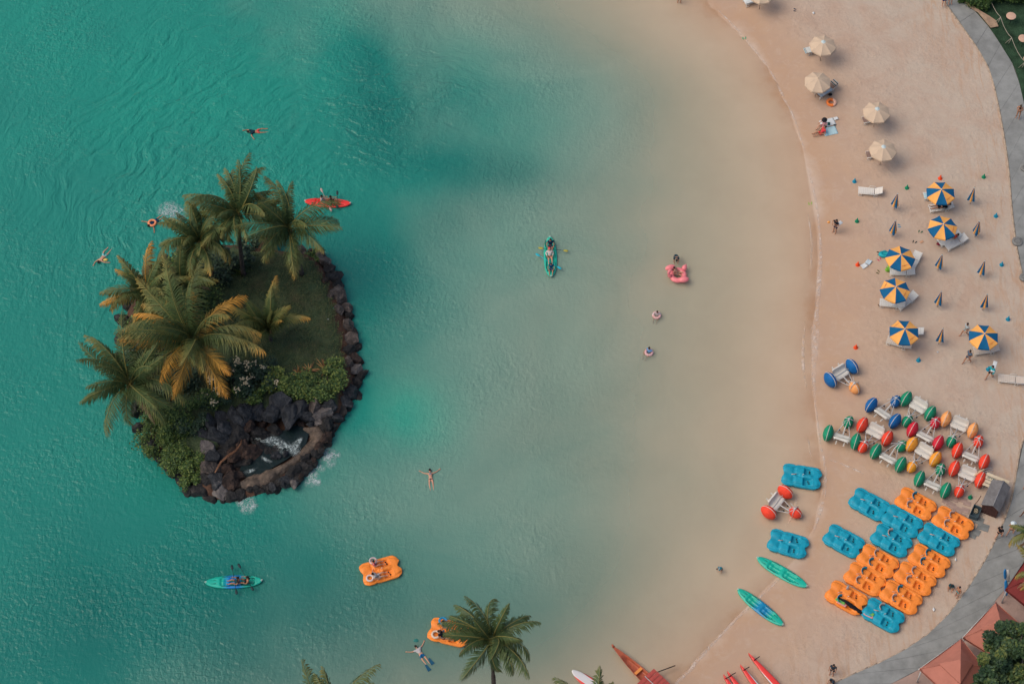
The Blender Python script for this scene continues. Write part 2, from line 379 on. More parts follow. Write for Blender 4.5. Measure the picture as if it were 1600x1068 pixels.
# --- foam
m_foam = bpy.data.materials.new('foam'); m_foam.use_nodes = True; n = m_foam.node_tree; b_ = n.nodes['Principled BSDF']
b_.inputs['Base Color'].default_value = (.60, .64, .60, 1); b_.inputs['Roughness'].default_value = .7
oc = N(n, 'ShaderNodeTexCoord').outputs['Object']
m_foam2 = m_foam.copy(); m_foam2.name = 'shore_foam'
for m_, lo, sc_, st, colr in ((m_foam, .47, 3.4, .85, (.50, .60, .60)), (m_foam2, .46, 1.6, .85, (.72, .60, .50))):
    n = m_.node_tree; b_ = n.nodes['Principled BSDF']; oc = [q for q in n.nodes if q.type == 'TEX_COORD'][0].outputs['Object']
    b_.inputs['Base Color'].default_value = (*colr, 1)
    e = N(n, 'ShaderNodeAttribute', attribute_name='tint').outputs['Fac']
    a_ = ramp(n, noi(n, oc, sc_, 7, .75, 1.2), [(lo-.04, (0, 0, 0)), (lo+.16, (1, 1, 1))])
    n.links.new(mth(n, 'MULTIPLY', mth(n, 'MULTIPLY', a_, e), st), b_.inputs['Alpha'])
def foam_patch(pts_px, widths, name='foam', m=m_foam, z=.02, label=None, solid=False):
    """ribbon of foam along pixel points"""
    L = [P(a, b, z) for a, b in smooth_line(pts_px, 4)]; b = MB(); W = np.interp(np.linspace(0, 1, len(L)), np.linspace(0, 1, len(widths)), widths)
    vs, fs, tt = [], [], []
    for i, p in enumerate(L):
        t = (L[min(i+1, len(L)-1)]-L[max(i-1, 0)]).normalized(); nn = Vector((-t.y, t.x, 0))
        en = min(1, min(i, len(L)-1-i)/2.5)
        for k, q in enumerate((-1, -.5, 0, .5, 1)):
            j = 1+.35*(noise.noise(p*1.7+Vector((k, 0, 0)))); vs.append(p+nn*q*W[i]*j+Vector((0, 0, .012*(1-abs(q))))); tt.append((0, .8, 1, .8, 0)[k]*en)
    for i in range(len(L)-1):
        for k in range(4): fs.append((i*5+k, i*5+k+1, i*5+k+6, i*5+k+5))
    b.add(vs, fs, True); b.a = tt
    o = b.build(name, m); return tag(o, label, kind='stuff')
foam_patch([(1118,12),(1150,44),(1178,78),(1202,108),(1222,148),(1242,188),(1258,240)], [.10,.10,.13,.10,.16,.09,.1], 'shore_foam', m_foam2, .03, 'thin foam line along the upper shoreline')
foam_patch([(1262,262),(1274,310),(1281,370),(1282,420),(1278,470)], [.10,.14,.14,.2,.12], 'shore_foam', m_foam2, .03, 'thin foam line on the middle shoreline')
foam_patch([(1281,395),(1279,440),(1276,490),(1274,520),(1272,550),(1271,590),(1274,640)], [.1,.24,.2,.42,.32,.25,.1], 'shore_foam', m_foam2, .045, 'thicker broken foam at the waterline opposite the umbrellas')
foam_patch([(1274,630),(1281,690),(1290,735),(1284,790),(1268,835)], [.1,.12,.14,.2,.08], 'shore_foam', m_foam2, .035, 'faint foam line beside the trikes')
foam_patch([(1222,900),(1188,932),(1155,962),(1118,1000),(1078,1045),(1040,1085)], [.1,.1,.14,.12,.2,.12], 'shore_foam', m_foam2, .035, 'thin foam line below the beached kayaks')
foam_patch([(1290,715),(1340,735),(1380,760)], [.1,.12,.08], 'shore_foam', m_foam2, .09, 'old dried foam line on the sand below the green trike')

for k_, (pts_, wd_) in enumerate((([(1262,330),(1268,380),(1266,430)], [.05,.12,.05]), ([(1258,500),(1254,560),(1260,610)], [.06,.16,.05]), ([(1262,680),(1268,720)], [.05,.10,.04]), ([(1246,772),(1240,800),(1228,822)], [.04,.12,.05]))):
    foam_patch(pts_, wd_, 'shore_foam', m_foam2, .028, 'faint second wash line in the shallows')
# --- concrete path of slabs, lawn and plaza beyond it
m_slab = mat('concrete', (.245, .252, .240), .85, .2, .20, .9, .15, 20)
for nd in [q for q in m_slab.node_tree.nodes if q.type == 'TEX_COORD']:      # world position, so that no two slabs show the same grain
    nt_ = m_slab.node_tree; gp_ = nt_.nodes.new('ShaderNodeNewGeometry')
    for l in list(nd.outputs['Object'].links): nt_.links.new(gp_.outputs['Position'], l.to_socket)
m_joint = mat('path_joint', (.10, .095, .085), .9, .1)
m_kerb = mat('kerb_edge', (.42, .33, .25), .9, .1, .2, 3)
m_lawn = mat('lawn_grass', (.030, .062, .034), .95, .1, .45, .9, .8, 9)
m_plaza = mat('plaza_stone', (.36, .25, .205), .8, .2, .2, .7, .2, 8)
def strip(name, A_, B_, z, m, i0=0, i1=None):
    i1 = i1 or len(A_); b = MB(); vs, fs = [], []
    for i in range(i0, i1):
        for q in (A_[i], B_[i]): vs.append((q[0], q[1], z(q[0], q[1])))
    for i in range(i1-i0-1): fs.append((2*i, 2*i+1, 2*i+3, 2*i+2))
    b.add(vs, fs, False); return b.build(name, m)
zp = lambda x, y: gz(x, y)+.03
path = strip('path', PL, PR, zp, m_joint); tag(path, 'grey concrete footpath curving behind the beach', kind='structure')
# resample at about 1.8 m
def resample(A_, B_, step):
    mid = (A_+B_)/2; L = np.concatenate([[0], np.cumsum(np.hypot(*np.diff(mid, axis=0).T))]); k = int(L[-1]/step); t = np.linspace(0, L[-1], k+1)
    f = lambda Q: np.stack([np.interp(t, L, Q[:, 0]), np.interp(t, L, Q[:, 1])], -1)
    return f(A_), f(B_)
SA, SB = resample(PL, PR, 2.3)
for i in range(len(SA)-1):
    a, b2, c2, d = (Vector((*q, 0)) for q in (SA[i], SB[i], SB[i+1], SA[i+1]))
    cen = (a+b2+c2+d)/4; h0 = gz(cen.x, cen.y)
    pts = [((q-cen)*.990) for q in (a, b2, c2, d)]
    o = MB().poly([(q.x, q.y) for q in pts], 0, .085+random.uniform(0, .006)).build('paving_slab', m_slab, path, loc=(cen.x, cen.y, h0))
kb = MB()
for i in range(0, len(PL)-1):
    kb.tube([(PL[i][0]-.06, PL[i][1], gz(*PL[i])+.02), (PL[i+1][0]-.06, PL[i+1][1], gz(*PL[i+1])+.02)], .075, 5)
kb.build('edging', m_kerb, path)
PO = PR.copy()
for i in range(len(PR)):
    t = PR[min(i+1, len(PR)-1)]-PR[max(i-1, 0)]; t = t/np.hypot(*t); PO[i] = PR[i]+np.array([-t[1], t[0]])*26 if True else 0
nl = 13*4
lawn = strip('lawn', PR+0.0, PO, lambda x, y: gz(x, y)+.045, m_lawn, 0, nl); tag(lawn, 'dark green lawn beyond the footpath', kind='structure')
plaza = strip('plaza', PR+0.0, PO, lambda x, y: gz(x, y)+.055, m_plaza, nl-1, len(PR)); tag(plaza, 'pinkish paved plaza under the red canopies', kind='structure')
dirt = MB()
dp = PX([(1507,4),(1518,8),(1532,18),(1546,26),(1556,33),(1560,42),(1548,44),(1528,20),(1512,10)], .5)
dirt.poly([(q.x, q.y) for q in dp], .5, .575); tag(dirt.build('bare_earth', mat('bare_earth', (.36, .25, .17), .9, .1, .3, 2)), 'bare tan earth between path and lawn', kind='structure')
# lines of grey pavers half buried near the shed
# ================================================================== ISLAND
def leafmat(name, cols, rough=.55, spec=.25, sc=1.3):
    """leaf colour driven by each leaf's own 'tint' value (age and kind of leaf), with a little noise"""
    m, n, b, oc = newmat(name)
    e = N(n, 'ShaderNodeAttribute', attribute_name='tint').outputs['Fac']
    f = mth(n, 'ADD', e, mth(n, 'MULTIPLY', mth(n, 'SUBTRACT', noi(n, oc, sc, 3), .5), .25), clamp=True)
    n.links.new(ramp(n, f, [(i/(len(cols)-1), c) for i, c in enumerate(cols)]), b.inputs['Base Color'])
    b.inputs['Roughness'].default_value = rough; b.inputs['Specular IOR Level'].default_value = spec
    MATS[name] = m; return m
m_frond = leafmat('palm_leaf', [(.026, .058, .024), (.080, .116, .038), (.20, .175, .05), (.46, .24, .05)])
m_frondo = leafmat('palm_leaf_orange', [(.085, .085, .030), (.22, .15, .036), (.46, .23, .035), (.60, .26, .04)])
m_leaf = leafmat('shrub_leaf', [(.020, .046, .018), (.045, .092, .024), (.10, .15, .032), (.22, .24, .055)])
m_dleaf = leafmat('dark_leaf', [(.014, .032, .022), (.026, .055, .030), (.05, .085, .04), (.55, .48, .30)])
m_bleaf = leafmat('bronze_leaf', [(.045, .03, .022), (.12, .06, .03), (.28, .14, .05), (.42, .25, .09)])
leafmat('dead_leaf', [(.10, .06, .03), (.16, .09, .045), (.22, .13, .07), (.26, .16, .09)])
m_trunk = mat('palm_trunk', (.075, .065, .06), .9, .1, .4, 6, .6, 22)
m_isle, n, bs, oc = newmat('island_soil')
gr = N(n, 'ShaderNodeAttribute', attribute_name='grass').outputs['Fac']
f1 = noi(n, oc, 1.3, 6, .65); f2 = noi(n, oc, .42, 5, .6, .5)
g_ = ramp(n, f1, [(.3, (.044, .078, .042)), (.7, (.098, .120, .058))])
d_ = ramp(n, f1, [(.3, (.060, .034, .026)), (.7, (.13, .074, .050))])
e_ = mth(n, 'MULTIPLY', gr, ramp(n, f2, [(.48, (1, 1, 1)), (.75, (.5, .5, .5))]), clamp=True)
n.links.new(mixc(n, e_, d_, g_), bs.inputs['Base Color']); bs.inputs['Roughness'].default_value = .95; bs.inputs['Specular IOR Level'].default_value = .1
bp = N(n, 'ShaderNodeBump'); bp.inputs['Strength'].default_value = .8; bp.inputs['Distance'].default_value = .2
n.links.new(noi(n, oc, 7, 6, .7), bp.inputs['Height']); n.links.new(bp.outputs['Normal'], bs.inputs['Normal'])
bb = np.array(ISL); ix = np.arange(bb[:, 0].min()-1.5, bb[:, 0].max()+1.5, .3); iy = np.arange(bb[:, 1].min()-1.5, bb[:, 1].max()+1.5, .3)
IX, IY = np.meshgrid(ix, iy, indexing='ij')
isl_c = np.array(ISL+[ISL[0]])
def isl_h(X_, Y_):
    X_ = np.atleast_1d(np.asarray(X_, float)); Y_ = np.atleast_1d(np.asarray(Y_, float))
    d = seg_dist(X_, Y_, isl_c); i = in_poly(X_, Y_, ISL); sdn = np.where(i, d, -d)
    h = np.interp(sdn, [-1.2, 0, .8, 1.8, 4], [-2.5, -.35, .75, 1.15, 1.35])
    pool = seg_dist(X_, Y_, np.array([(q.x, q.y) for q in PX([(385,738),(410,712),(440,690),(475,672)])]))
    h = np.where(in_poly(X_, Y_, [(q.x, q.y) for q in PX([(345,700),(400,655),(500,650),(520,665),(500,720),(440,765),(340,790),(330,750)])]), np.minimum(h, .25), h)
    return h
def ih(x, y): return float(isl_h(x, y)[0])
def GI(px, py):
    p = P(px, py, 1.2)
    for _ in range(3): p = P(px, py, ih(p.x, p.y))
    return p
IH = isl_h(IX.ravel(), IY.ravel()).reshape(IX.shape)
IH += np.array([[noise.fractal(Vector((x*.8, y*.8, 0)), 1, 2, 4)*.16 for y in iy] for x in ix])*(IH > .3)
def iblob(px, py, rx, ry):
    p = P(px, py, 1); return np.exp(-(((IX-p.x)*20/rx)**2+((IY-p.y)*17/ry)**2))
grass = np.clip(1.9*(IH > .9)-1.0*iblob(510, 497, 38, 18)-.95*iblob(478, 525, 17, 12)-1.2*iblob(535, 510, 14, 60)-.7*iblob(465, 432, 20, 12)-.9*iblob(330, 640, 60, 60)-.5*iblob(500, 545, 40, 10), 0, 1)
island = sheet('island_ground', ix, iy, IH, m_isle, {'grass': grass}, keep=IH > -2.3)
tag(island, 'small island mound with dark lawn and bare red earth in the lagoon', kind='structure')
# grass blades on the lawn
gb = MB()
for k in range(14000):
    px, py = random.uniform(360, 545), random.uniform(392, 580)
    p = P(px, py, 1.3)
    i = int((p.x-ix[0])/.3); j = int((p.y-iy[0])/.3)
    if not (0 <= i < len(ix) and 0 <= j < len(iy)) or grass[i, j] < random.uniform(.2, .9): continue
    z = IH[i, j]; a = random.uniform(0, 2*PI); L = random.uniform(.06, .2); gb.av = random.random()
    d = Vector((math.cos(a), math.sin(a), 0)); q = Vector((-d.y, d.x, 0))*.03
    b0 = Vector((p.x, p.y, z-.03)); gb.add([b0-q, b0+q, b0+d*L*.8+Vector((0, 0, L))], [(0, 1, 2)])
tag(gb.build('grass', leafmat('lawn_blade', [(.04, .078, .036), (.075, .115, .046), (.14, .14, .06)]), None), 'short dark grass growing on the island lawn', kind='stuff')

# --- rocks
def rockmat(name, ca, cb, cc):
    m, n, b, oc = newmat(name)
    f = noi(n, oc, 1.6, 7, .68, .3)
    c = ramp(n, f, [(.28, ca), (.5, cb), (.70, cc)])
    n.links.new(c, b.inputs['Base Color']); b.inputs['Roughness'].default_value = .7; b.inputs['Specular IOR Level'].default_value = .3
    vo = N(n, 'ShaderNodeTexVoronoi', feature='DISTANCE_TO_EDGE'); vo.inputs['Scale'].default_value = 1.7; n.links.new(oc, vo.inputs['Vector'])
    bp = N(n, 'ShaderNodeBump'); bp.inputs['Strength'].default_value = .9; bp.inputs['Distance'].default_value = .25
    n.links.new(mth(n, 'ADD', noi(n, oc, 4, 8, .7), mth(n, 'MULTIPLY', vo.outputs[0], .6)), bp.inputs['Height']); n.links.new(bp.outputs['Normal'], b.inputs['Normal'])
    return m
RM = {'b': rockmat('blue_grey_rock', (.010, .012, .015), (.030, .034, .040), (.085, .085, .09)),
      'k': rockmat('dark_wet_rock', (.007, .008, .009), (.024, .024, .025), (.068, .060, .054)),
      'r': rockmat('brown_rock', (.012, .009, .009), (.042, .027, .022), (.13, .078, .055)),
      'p': rockmat('pinkish_grey_rock', (.025, .022, .021), (.088, .072, .064), (.22, .175, .155)),
      'g': rockmat('pale_grey_rock', (.05, .048, .048), (.14, .125, .12), (.25, .22, .20))}
import bmesh
def rock_mesh(seed, sub=3):
    bm = bmesh.new(); bmesh.ops.create_icosphere(bm, subdivisions=4, radius=1); rnd = random.Random(seed)
    pl = []
    for _ in range(17):
        v = Vector((rnd.gauss(0, 1), rnd.gauss(0, 1), rnd.gauss(0, .8))).normalized(); pl.append((v, rnd.uniform(.48, .80)))
    off = Vector((seed*3.7, 0, 0))
    for v in bm.verts:
        p = v.co.copy()
        for nn, dd in pl:
            t = p.dot(nn)
            if t > dd: p -= nn*(t-dd)*.97
        p *= 1+.16*noise.fractal(p*1.8+off, 1, 2, 4)+.07*noise.noise(p*5+off)+.04*noise.noise(p*11+off)
        v.co = p
    me = bpy.data.meshes.new('boulder'); bm.to_mesh(me); bm.free()
    me.polygons.foreach_set('use_smooth', [True]*len(me.polygons)); me.update(); me.set_sharp_from_angle(angle=R(24)); return me
ROCKV = {}
for i_ in range(8):
    r0_ = rock_mesh(i_)
    for k_ in RM: m0_ = r0_.copy(); m0_.materials.append(RM[k_]); ROCKV[i_, k_] = m0_
def rock(px, py, s, kind, z=None, flat=.75, name='boulder', parent=None, elong=None):
    p = GI(px, py) if z is None else P(px, py, z)
    me = ROCKV[random.randrange(8), kind]
    e = elong or random.uniform(.8, 1.25)
    return link(name, me, None, parent or island, loc=(p.x, p.y, p.z), rot=(random.uniform(-.3, .3), random.uniform(-.3, .3), random.uniform(0, 6.28)), scale=(s*.5*e, s*.5/e, s*.5*flat))
# east side row, north to south
for a in [(507,408,1.6,'p',.9),(515,420,1.7,'k',.7),(522,434,1.8,'k',.7),(527,448,1.5,'k',.6),(520,462,1.5,'p',.9),(532,464,1.9,'p',.8),(541,482,1.5,'p',.7),(530,484,1.2,'p',1.1),(545,494,1.1,'k',.5),(543,508,1.6,'p',.8),(551,520,1.4,'k',.5),(548,532,1.9,'p',.7),(558,542,1.3,'k',.3),(546,548,1.4,'k',.9),(553,561,1.6,'r',.7),(545,566,1.2,'p',1.0),(556,576,1.4,'g',.8),(561,588,1.5,'k',.4),(557,600,1.5,'k',.5),(548,612,1.7,'b',.8),(556,618,1.3,'k',.2),(541,628,1.6,'b',.8),(546,640,1.2,'k',.2),(534,642,1.5,'k',.7),(524,652,1.5,'b',.9),(533,658,1.3,'k',.1),(517,668,1.3,'k',.5),(500,398,1.4,'p',.9),(488,396,1.3,'r',.8),(470,392,1.3,'p',.7),(508,440,1.0,'r',1.1)]:
    rock(a[0], a[1], a[2], a[3], a[4]-.35)
# boulders round the waterfall pool
for a in [(441,634,2.9,'b',1.6),(425,648,1.9,'b',1.5),(456,648,2.4,'b',1.3),(468,640,2.3,'b',1.5),(478,650,1.5,'b',1.2),(492,634,2.1,'p',1.5),(505,644,1.9,'g',1.3),(500,655,1.8,'g',.9),(514,636,1.7,'b',1.4),(384,646,2.4,'b',1.5),(402,640,2.2,'b',1.4),(366,652,2.2,'b',1.4),(346,654,2.0,'b',1.4),(330,664,2.4,'b',1.5),(324,682,2.0,'b',1.3),(340,680,2.1,'b',1.7),(352,668,1.8,'b',1.9),(325,700,2.0,'g',1.2),(330,716,2.0,'b',1.2),(328,733,2.2,'p',1.1),(337,750,2.0,'b',1.0),(345,766,1.9,'g',.6),(352,776,1.3,'k',.1),(322,752,1.7,'k',.8),(312,764,2.2,'k',.4),(330,778,1.8,'k',.1),(362,778,1.8,'k',.1),(378,776,1.6,'k',.1),
          (374,676,2.5,'k',1.1),(388,668,1.6,'r',1.3),(358,694,2.1,'k',1.0),(348,712,1.9,'k',.9),(367,712,1.9,'r',1.1),(381,703,1.7,'r',1.0),(394,706,1.9,'r',.9),(375,724,1.8,'k',.5),(354,734,1.8,'r',.8),(360,752,2.3,'r',.7),(372,744,1.6,'r',.6),(350,748,1.5,'r',.9),(402,676,1.8,'k',.9),(415,684,1.5,'k',.6),(430,672,1.5,'k',.8),(436,704,1.4,'k',.4),(422,706,1.3,'k',.4),(408,698,1.5,'k',.5),
          (386,762,1.6,'k',.3),(402,764,1.7,'k',.2),(418,760,1.7,'k',.3),(434,757,1.7,'k',.3),(448,752,1.8,'b',.4),(462,750,1.7,'k',.3),(461,738,1.7,'k',.5),(474,735,1.8,'k',.4),(485,722,1.6,'k',.4),(476,716,1.4,'k',.7),(494,710,1.6,'k',.3),(498,698,1.5,'r',.6),(508,692,1.5,'k',.3),(512,684,1.3,'r',.6),(516,676,1.4,'k',.3),(503,674,1.3,'k',.7),(510,664,1.5,'k',.9),(460,756,.9,'g',.7),(398,772,1.3,'k',0.05),(426,768,1.3,'k',0.05)]:
    rock(*a[:4], z=a[4]-.3, flat=.85)
for px_, py_ in ((352,690),(362,702),(346,700),(372,690),(384,690),(392,684),(398,690),(356,720),(366,722),(362,732),(372,734),(384,716),(390,720),(344,728),(352,742),(368,752),(376,756),(392,764),(410,766),(426,762),(442,756),(470,744),(482,732),(490,718),(502,704),(508,686),(486,664),(470,662),(452,662),(426,662),(410,662),(396,660),(430,712),(446,708)):
    rock(px_, py_, random.uniform(.5, 1.0), random.choice('kkrb'), z=random.uniform(.25, .7), flat=.8, name='stone')
# tan berm round the pool
berm_px = [(474,668),(490,672),(496,684),(480,702),(458,720),(434,733),(410,744),(388,752),(376,756)]
L = [P(a, b, .62) for a, b in smooth_line(berm_px, 5)]; vs, fs = [], []
for i, p in enumerate(L):
    t = (L[min(i+1, len(L)-1)]-L[max(i-1, 0)]).normalized(); nn = Vector((-t.y, t.x, 0)); q = i/(len(L)-1); W_ = (.70+.25*math.sin(q*9))*min(1, .35+4*q, .35+4*(1-q))
    for k in range(11):
        u = (k-5)/5; v = p+nn*u*W_*(1+.18*noise.noise(p*2+Vector((k, 0, 0)))); v.z = .74-.85*abs(u)**2.2+.20*noise.fractal(v*1.4, 1, 2, 4); vs.append(v)
for i in range(len(L)-1):
    for k in range(10): fs.append((i*11+k, i*11+k+1, i*11+k+12, i*11+k+11))
MB().add(vs, fs, True).build('rock_ledge', rockmat('tan_ledge', (.045, .036, .03), (.13, .10, .076), (.24, .17, .125)), island)
for a in [(229,688,1.2),(238,700,1.3),(250,712,1.2),(262,722,1.3),(274,736,1.3),(284,750,1.3),(294,764,1.2),(222,668,1.1),(214,640,1.3),(206,618,1.2),(198,590,1.3),(192,560,1.2),(190,530,1.3),(192,500,1.2),(198,474,1.2),(212,448,1.3),(232,424,1.3),(256,408,1.2),(284,392,1.3),(320,380,1.3)]:
    rock(a[0], a[1], a[2]*1.25, 'k', z=.15, flat=.8)
# roots-like orange streak between the boulders
bb_ = MB(); bb_.tube([P(a, b, z) for a, b, z in ((336,738,1.75),(345,722,1.8),(356,712,1.85),(368,704,1.8),(376,694,1.7),(378,686,1.6))], [.06, .09, .12, .10, .08, .04], 7, flat=.5)
bb_.build('rusty_ledge', rockmat('rusty_rock', (.06, .03, .018), (.15, .07, .036), (.24, .125, .07)), island)
# pool water inside the rocks
pw = MB(); pp = [P(a, b, .5) for a, b in ((372,742),(380,716),(402,694),(432,676),(466,662),(484,672),(478,694),(446,718),(412,738),(386,748))]
pw.poly([(q.x, q.y) for q in pp], .2, .47)
m_pool = mat('pool_water', (.008, .018, .019), .30, .25, 0, 1, .5, 3.5); tag(pw.build('rock_pool', m_pool, None), 'dark water of the small rock pool behind the waterfall', kind='structure')
for pts, wd, z in (([(392,690),(410,684),(430,690),(448,700),(462,700)], [.25, .65, .5, .7, .35], .62), ([(452,692),(460,702),(458,714)], [.3, .55, .2], .72), ([(456,698),(466,690),(472,682)], [.2, .3, .1], .66), ([(408,712),(416,718),(426,722)], [.12, .2, .1], .56), ([(376,740),(390,736),(404,730)], [.1, .2, .1], .58)):
    foam_patch(pts, wd, 'foam', m_foam, z, 'white water churning in the rock pool')
for pts, wd in (([(500,698),(510,712),(520,732)], [.4, .85, .3]), ([(480,728),(486,742),(482,762)], [.4, .8, .4]), ([(378,772),(385,786),(392,804)], [.45, .9, .35]), ([(506,706),(522,708),(530,716)], [.3, .5, .2]), ([(484,740),(494,750),(500,760)], [.2, .4, .15]), ([(368,778),(378,790),(380,804)], [.2, .3, .1]), ([(508,704),(520,714),(526,708)], [.2, .3, .1]), ([(488,722),(500,730),(510,734)], [.3, .35, .1]), ([(384,784),(396,790),(404,788)], [.3, .3, .1])):
    foam_patch(pts, wd, 'foam', m_foam, .025, 'white splash at the foot of the island rocks')

# --- palms
def frond_mesh(L, a0, droop, rnd, base_t=.2, tip_t=.7, twist=0.0, wide=.80, pairs=46):
    """one feather frond in the xz plane: arching rachis plus drooping leaflets"""
    b = MB(); n = 16; pts = []; x = z = 0.0
    for i in range(n+1):
        t = i/n; pts.append(Vector((x, (.10*math.sin(t*PI)+.34*t*t)*twist, z))); a = a0-droop*(t**1.35)
        x += math.cos(a)*L/n; z += math.sin(a)*L/n
    rad = [.055*(1-.88*i/n)+.006 for i in range(n+1)]
    o0 = len(b.v); b.tube(pts, rad, 4, False)
    for k in range(o0, len(b.v)): b.a[k] = .62
    for i in range(pairs):
        t = .13+.87*i/(pairs-1); f = t*n; k = min(int(f), n-1); p = pts[k].lerp(pts[k+1], f-k); d = (pts[k+1]-pts[k]).normalized()
        side = Vector((0, 1, 0)); upv = d.cross(side)*-1
        ll = wide*(math.sin(PI*min(1, t*.84+.12))**.6)*(1.25-.35*t)*L/4.6*1.25
        for sg in (-1, 1):
            l_ = ll*rnd.uniform(.8, 1.1); fw = .45+.65*t+rnd.uniform(-.1, .1)
            out = (side*sg*math.cos(fw)+d*math.sin(fw)+upv*rnd.uniform(-.05, .25)).normalized()
            hang = rnd.uniform(.35, 1.0)*l_
            p1 = p+out*l_*.5+Vector((0, 0, -hang*.22)); p2 = p+out*l_*.92+Vector((0, 0, -hang))
            wd = d*(.05 if t < .9 else .035)
            b.av = min(1, max(.01, base_t+(tip_t-base_t)*max(0, (t-.35)/.65)**1.5+rnd.uniform(-.07, .07)))
            b.add([p-wd*.6, p+wd*.6, p1-wd, p1+wd], [(0, 1, 3, 2)])
            b.av = min(1, b.av+.12); b.add([p1-wd, p1+wd, p2], [(0, 1, 2)])
    b.av = 0.0
    return b.mesh('frond')
def palm(crown_px, hc, L, nf, label, seed, yellow=.3, base=None, name='palm_tree', orange=0, young=False, lean=(0, 0), pick=None, thick=.16, base_z=None, cat='palm tree', upr=0.0):
    rnd = random.Random(seed); c = P(crown_px[0], crown_px[1], hc)
    bx, by = (c.x+lean[0], c.y+lean[1]) if base is None else base
    bz = base_z if base_z is not None else (ih(bx, by) if ih(bx, by) > 0 else gz(bx, by))
    t = thing(name, label, cat, (bx, by, bz))
    top = Vector((c.x-bx, c.y-by, hc-bz)); b = MB(); pts, rr_ = [], []
    for i in range(15):
        q = i/14; pts.append(Vector((top.x*q**1.6, top.y*q**1.6, top.z*q))); rr_.append(thick*(1.45-.9*min(1, q*4) if q < .1 else 1.1-.25*q)*(1+.06*(i % 2)))
    b.tube(pts, rr_, 9); b.build('trunk', m_trunk, t)
    hb = MB(); hb.ell(top+Vector((0, 0, -.1)), (thick*1.7, thick*1.7, .35), 9, 6, amp=.3); hb.build('crown_heart', mat('palm_heart', (.20, .11, .06), .9, .1, .5, 9), t)
    for i in range(nf):
        q = (i+.5)/nf; az = i*2.399963+seed; age = q
        if rnd.random() < .06: continue
        if pick and not pick(az % (2*PI), q): continue
        a0 = R(86)-age*R(66 if not young else 45)+upr+rnd.uniform(-.14, .14); dr = R(rnd.choice((rnd.uniform(55, 85), rnd.uniform(80, 135))))*(.66+.55*age)*(1 if not young else .7)
        l_ = L*1.0*(.86+.2*math.sin(PI*min(1, .25+age*.8)))*rnd.uniform(.74, 1.12)
        tp = .20+yellow*(.4+.9*age)*rnd.uniform(.6, 1.4); org = bool(orange) and orange(math.degrees(az) % 360, age)
        if org: tp = 1.0
        me = frond_mesh(l_, a0, dr, rnd, .05+.22*rnd.random()+.22*yellow*age, min(1, tp), rnd.uniform(-1.5, 1.5), pairs=44 if not young else 64)
        o = link('frond', me, m_frondo if org else m_frond, t, loc=top+Vector((0, 0, .05)), rot=(rnd.uniform(-.5, .5), 0, az+rnd.uniform(-.6, .6)))
        if org: o['label'] = 'frond turning orange at the tip'
    for k in range(0 if young else 2):
        me = frond_mesh(L*.72, R(-5), R(75), rnd, .8, 1.0, 1.0, pairs=24, wide=.45); o = link('frond', me, MATS['dead_leaf'], t, loc=top-Vector((0, 0, .15)), rot=(0, 0, rnd.uniform(0, 6.28))); o['label'] = 'dead brown frond hanging below the crown'
    nb = MB().ell((0, 0, 0), (.12, .12, .15), 7, 5); cme = None
    for k in range(0 if young else 5):
        a = k*1.3+rnd.uniform(-.2, .2); q = top+Vector((.27*math.cos(a), .27*math.sin(a), -.38-rnd.random()*.15))
        if cme is None: cme = nb.build('coconut', mat('coconut', (.20, .13, .05), .6, .3, .3, 5), t, loc=q).data
        else: link('coconut', cme, None, t, loc=q)
    return t
palm((372,336), 8.2, 4.35, 27, 'tall palm at the north tip of the island, topmost crown', 1, .38, lean=(-.2, -.8))
palm((452,358), 7.0, 4.8, 29, 'palm leaning over the island lawn beside the red kayak', 2, .40, lean=(.5, -.15), pick=lambda a, q: not (.05 < a < 1.35))
palm((312,380), 7.0, 3.9, 27, 'palm with drooping fronds next to the man kicking up foam', 3, .45, lean=(.5, .3))
palm((230,458), 5.6, 3.9, 22, 'small yellowing palm on the west edge of the island', 4, .75, lean=(.6, .3), orange=lambda a, q: q > .55 and 60 < a < 200)
palm((302,535), 7.4, 6.3, 31, 'largest palm in the middle of the island with orange tipped fronds', 5, .62, lean=(.7, .3), orange=lambda a, q: (q > .5 and 225 < a < 320) or (q > .45 and 50 < a < 75) or (q > .5 and 130 < a < 190))
palm((284,446), 5.0, 3.7, 20, 'palm squeezed between the northwest palm and the largest palm', 15, .6, lean=(.4, .2), orange=lambda a, q: q > .6 and 80 < a < 160)
palm((421,518), 2.6, 4.3, 14, 'young palm with upright fan of fronds on the lawn', 6, .66, young=True, upr=.12, thick=.12)
palm((203,600), 6.4, 5.0, 27, 'palm at the southwest edge hanging over the water', 7, .30, lean=(1.4, .2))
palm((768,1000), 17.0, 3.75, 24, 'dark palm crown standing in front of the second orange pedal boat', 8, .06, base_z=0.0, lean=(.3, -.4), base=(P(768, 1000, 17).x+.2, P(768, 1000, 17).y-.6))
palm((520,1127), 16.0, 4.6, 22, 'palm with only its frond tips above the bottom edge, below the green and blue kayak', 9, .30, lean=(0, -.4), base_z=0.0)
palm((925,1130), 15.0, 3.9, 18, 'palm with only frond tips showing beside the white and red board', 11, .25, lean=(0, -.4), base_z=0.0)

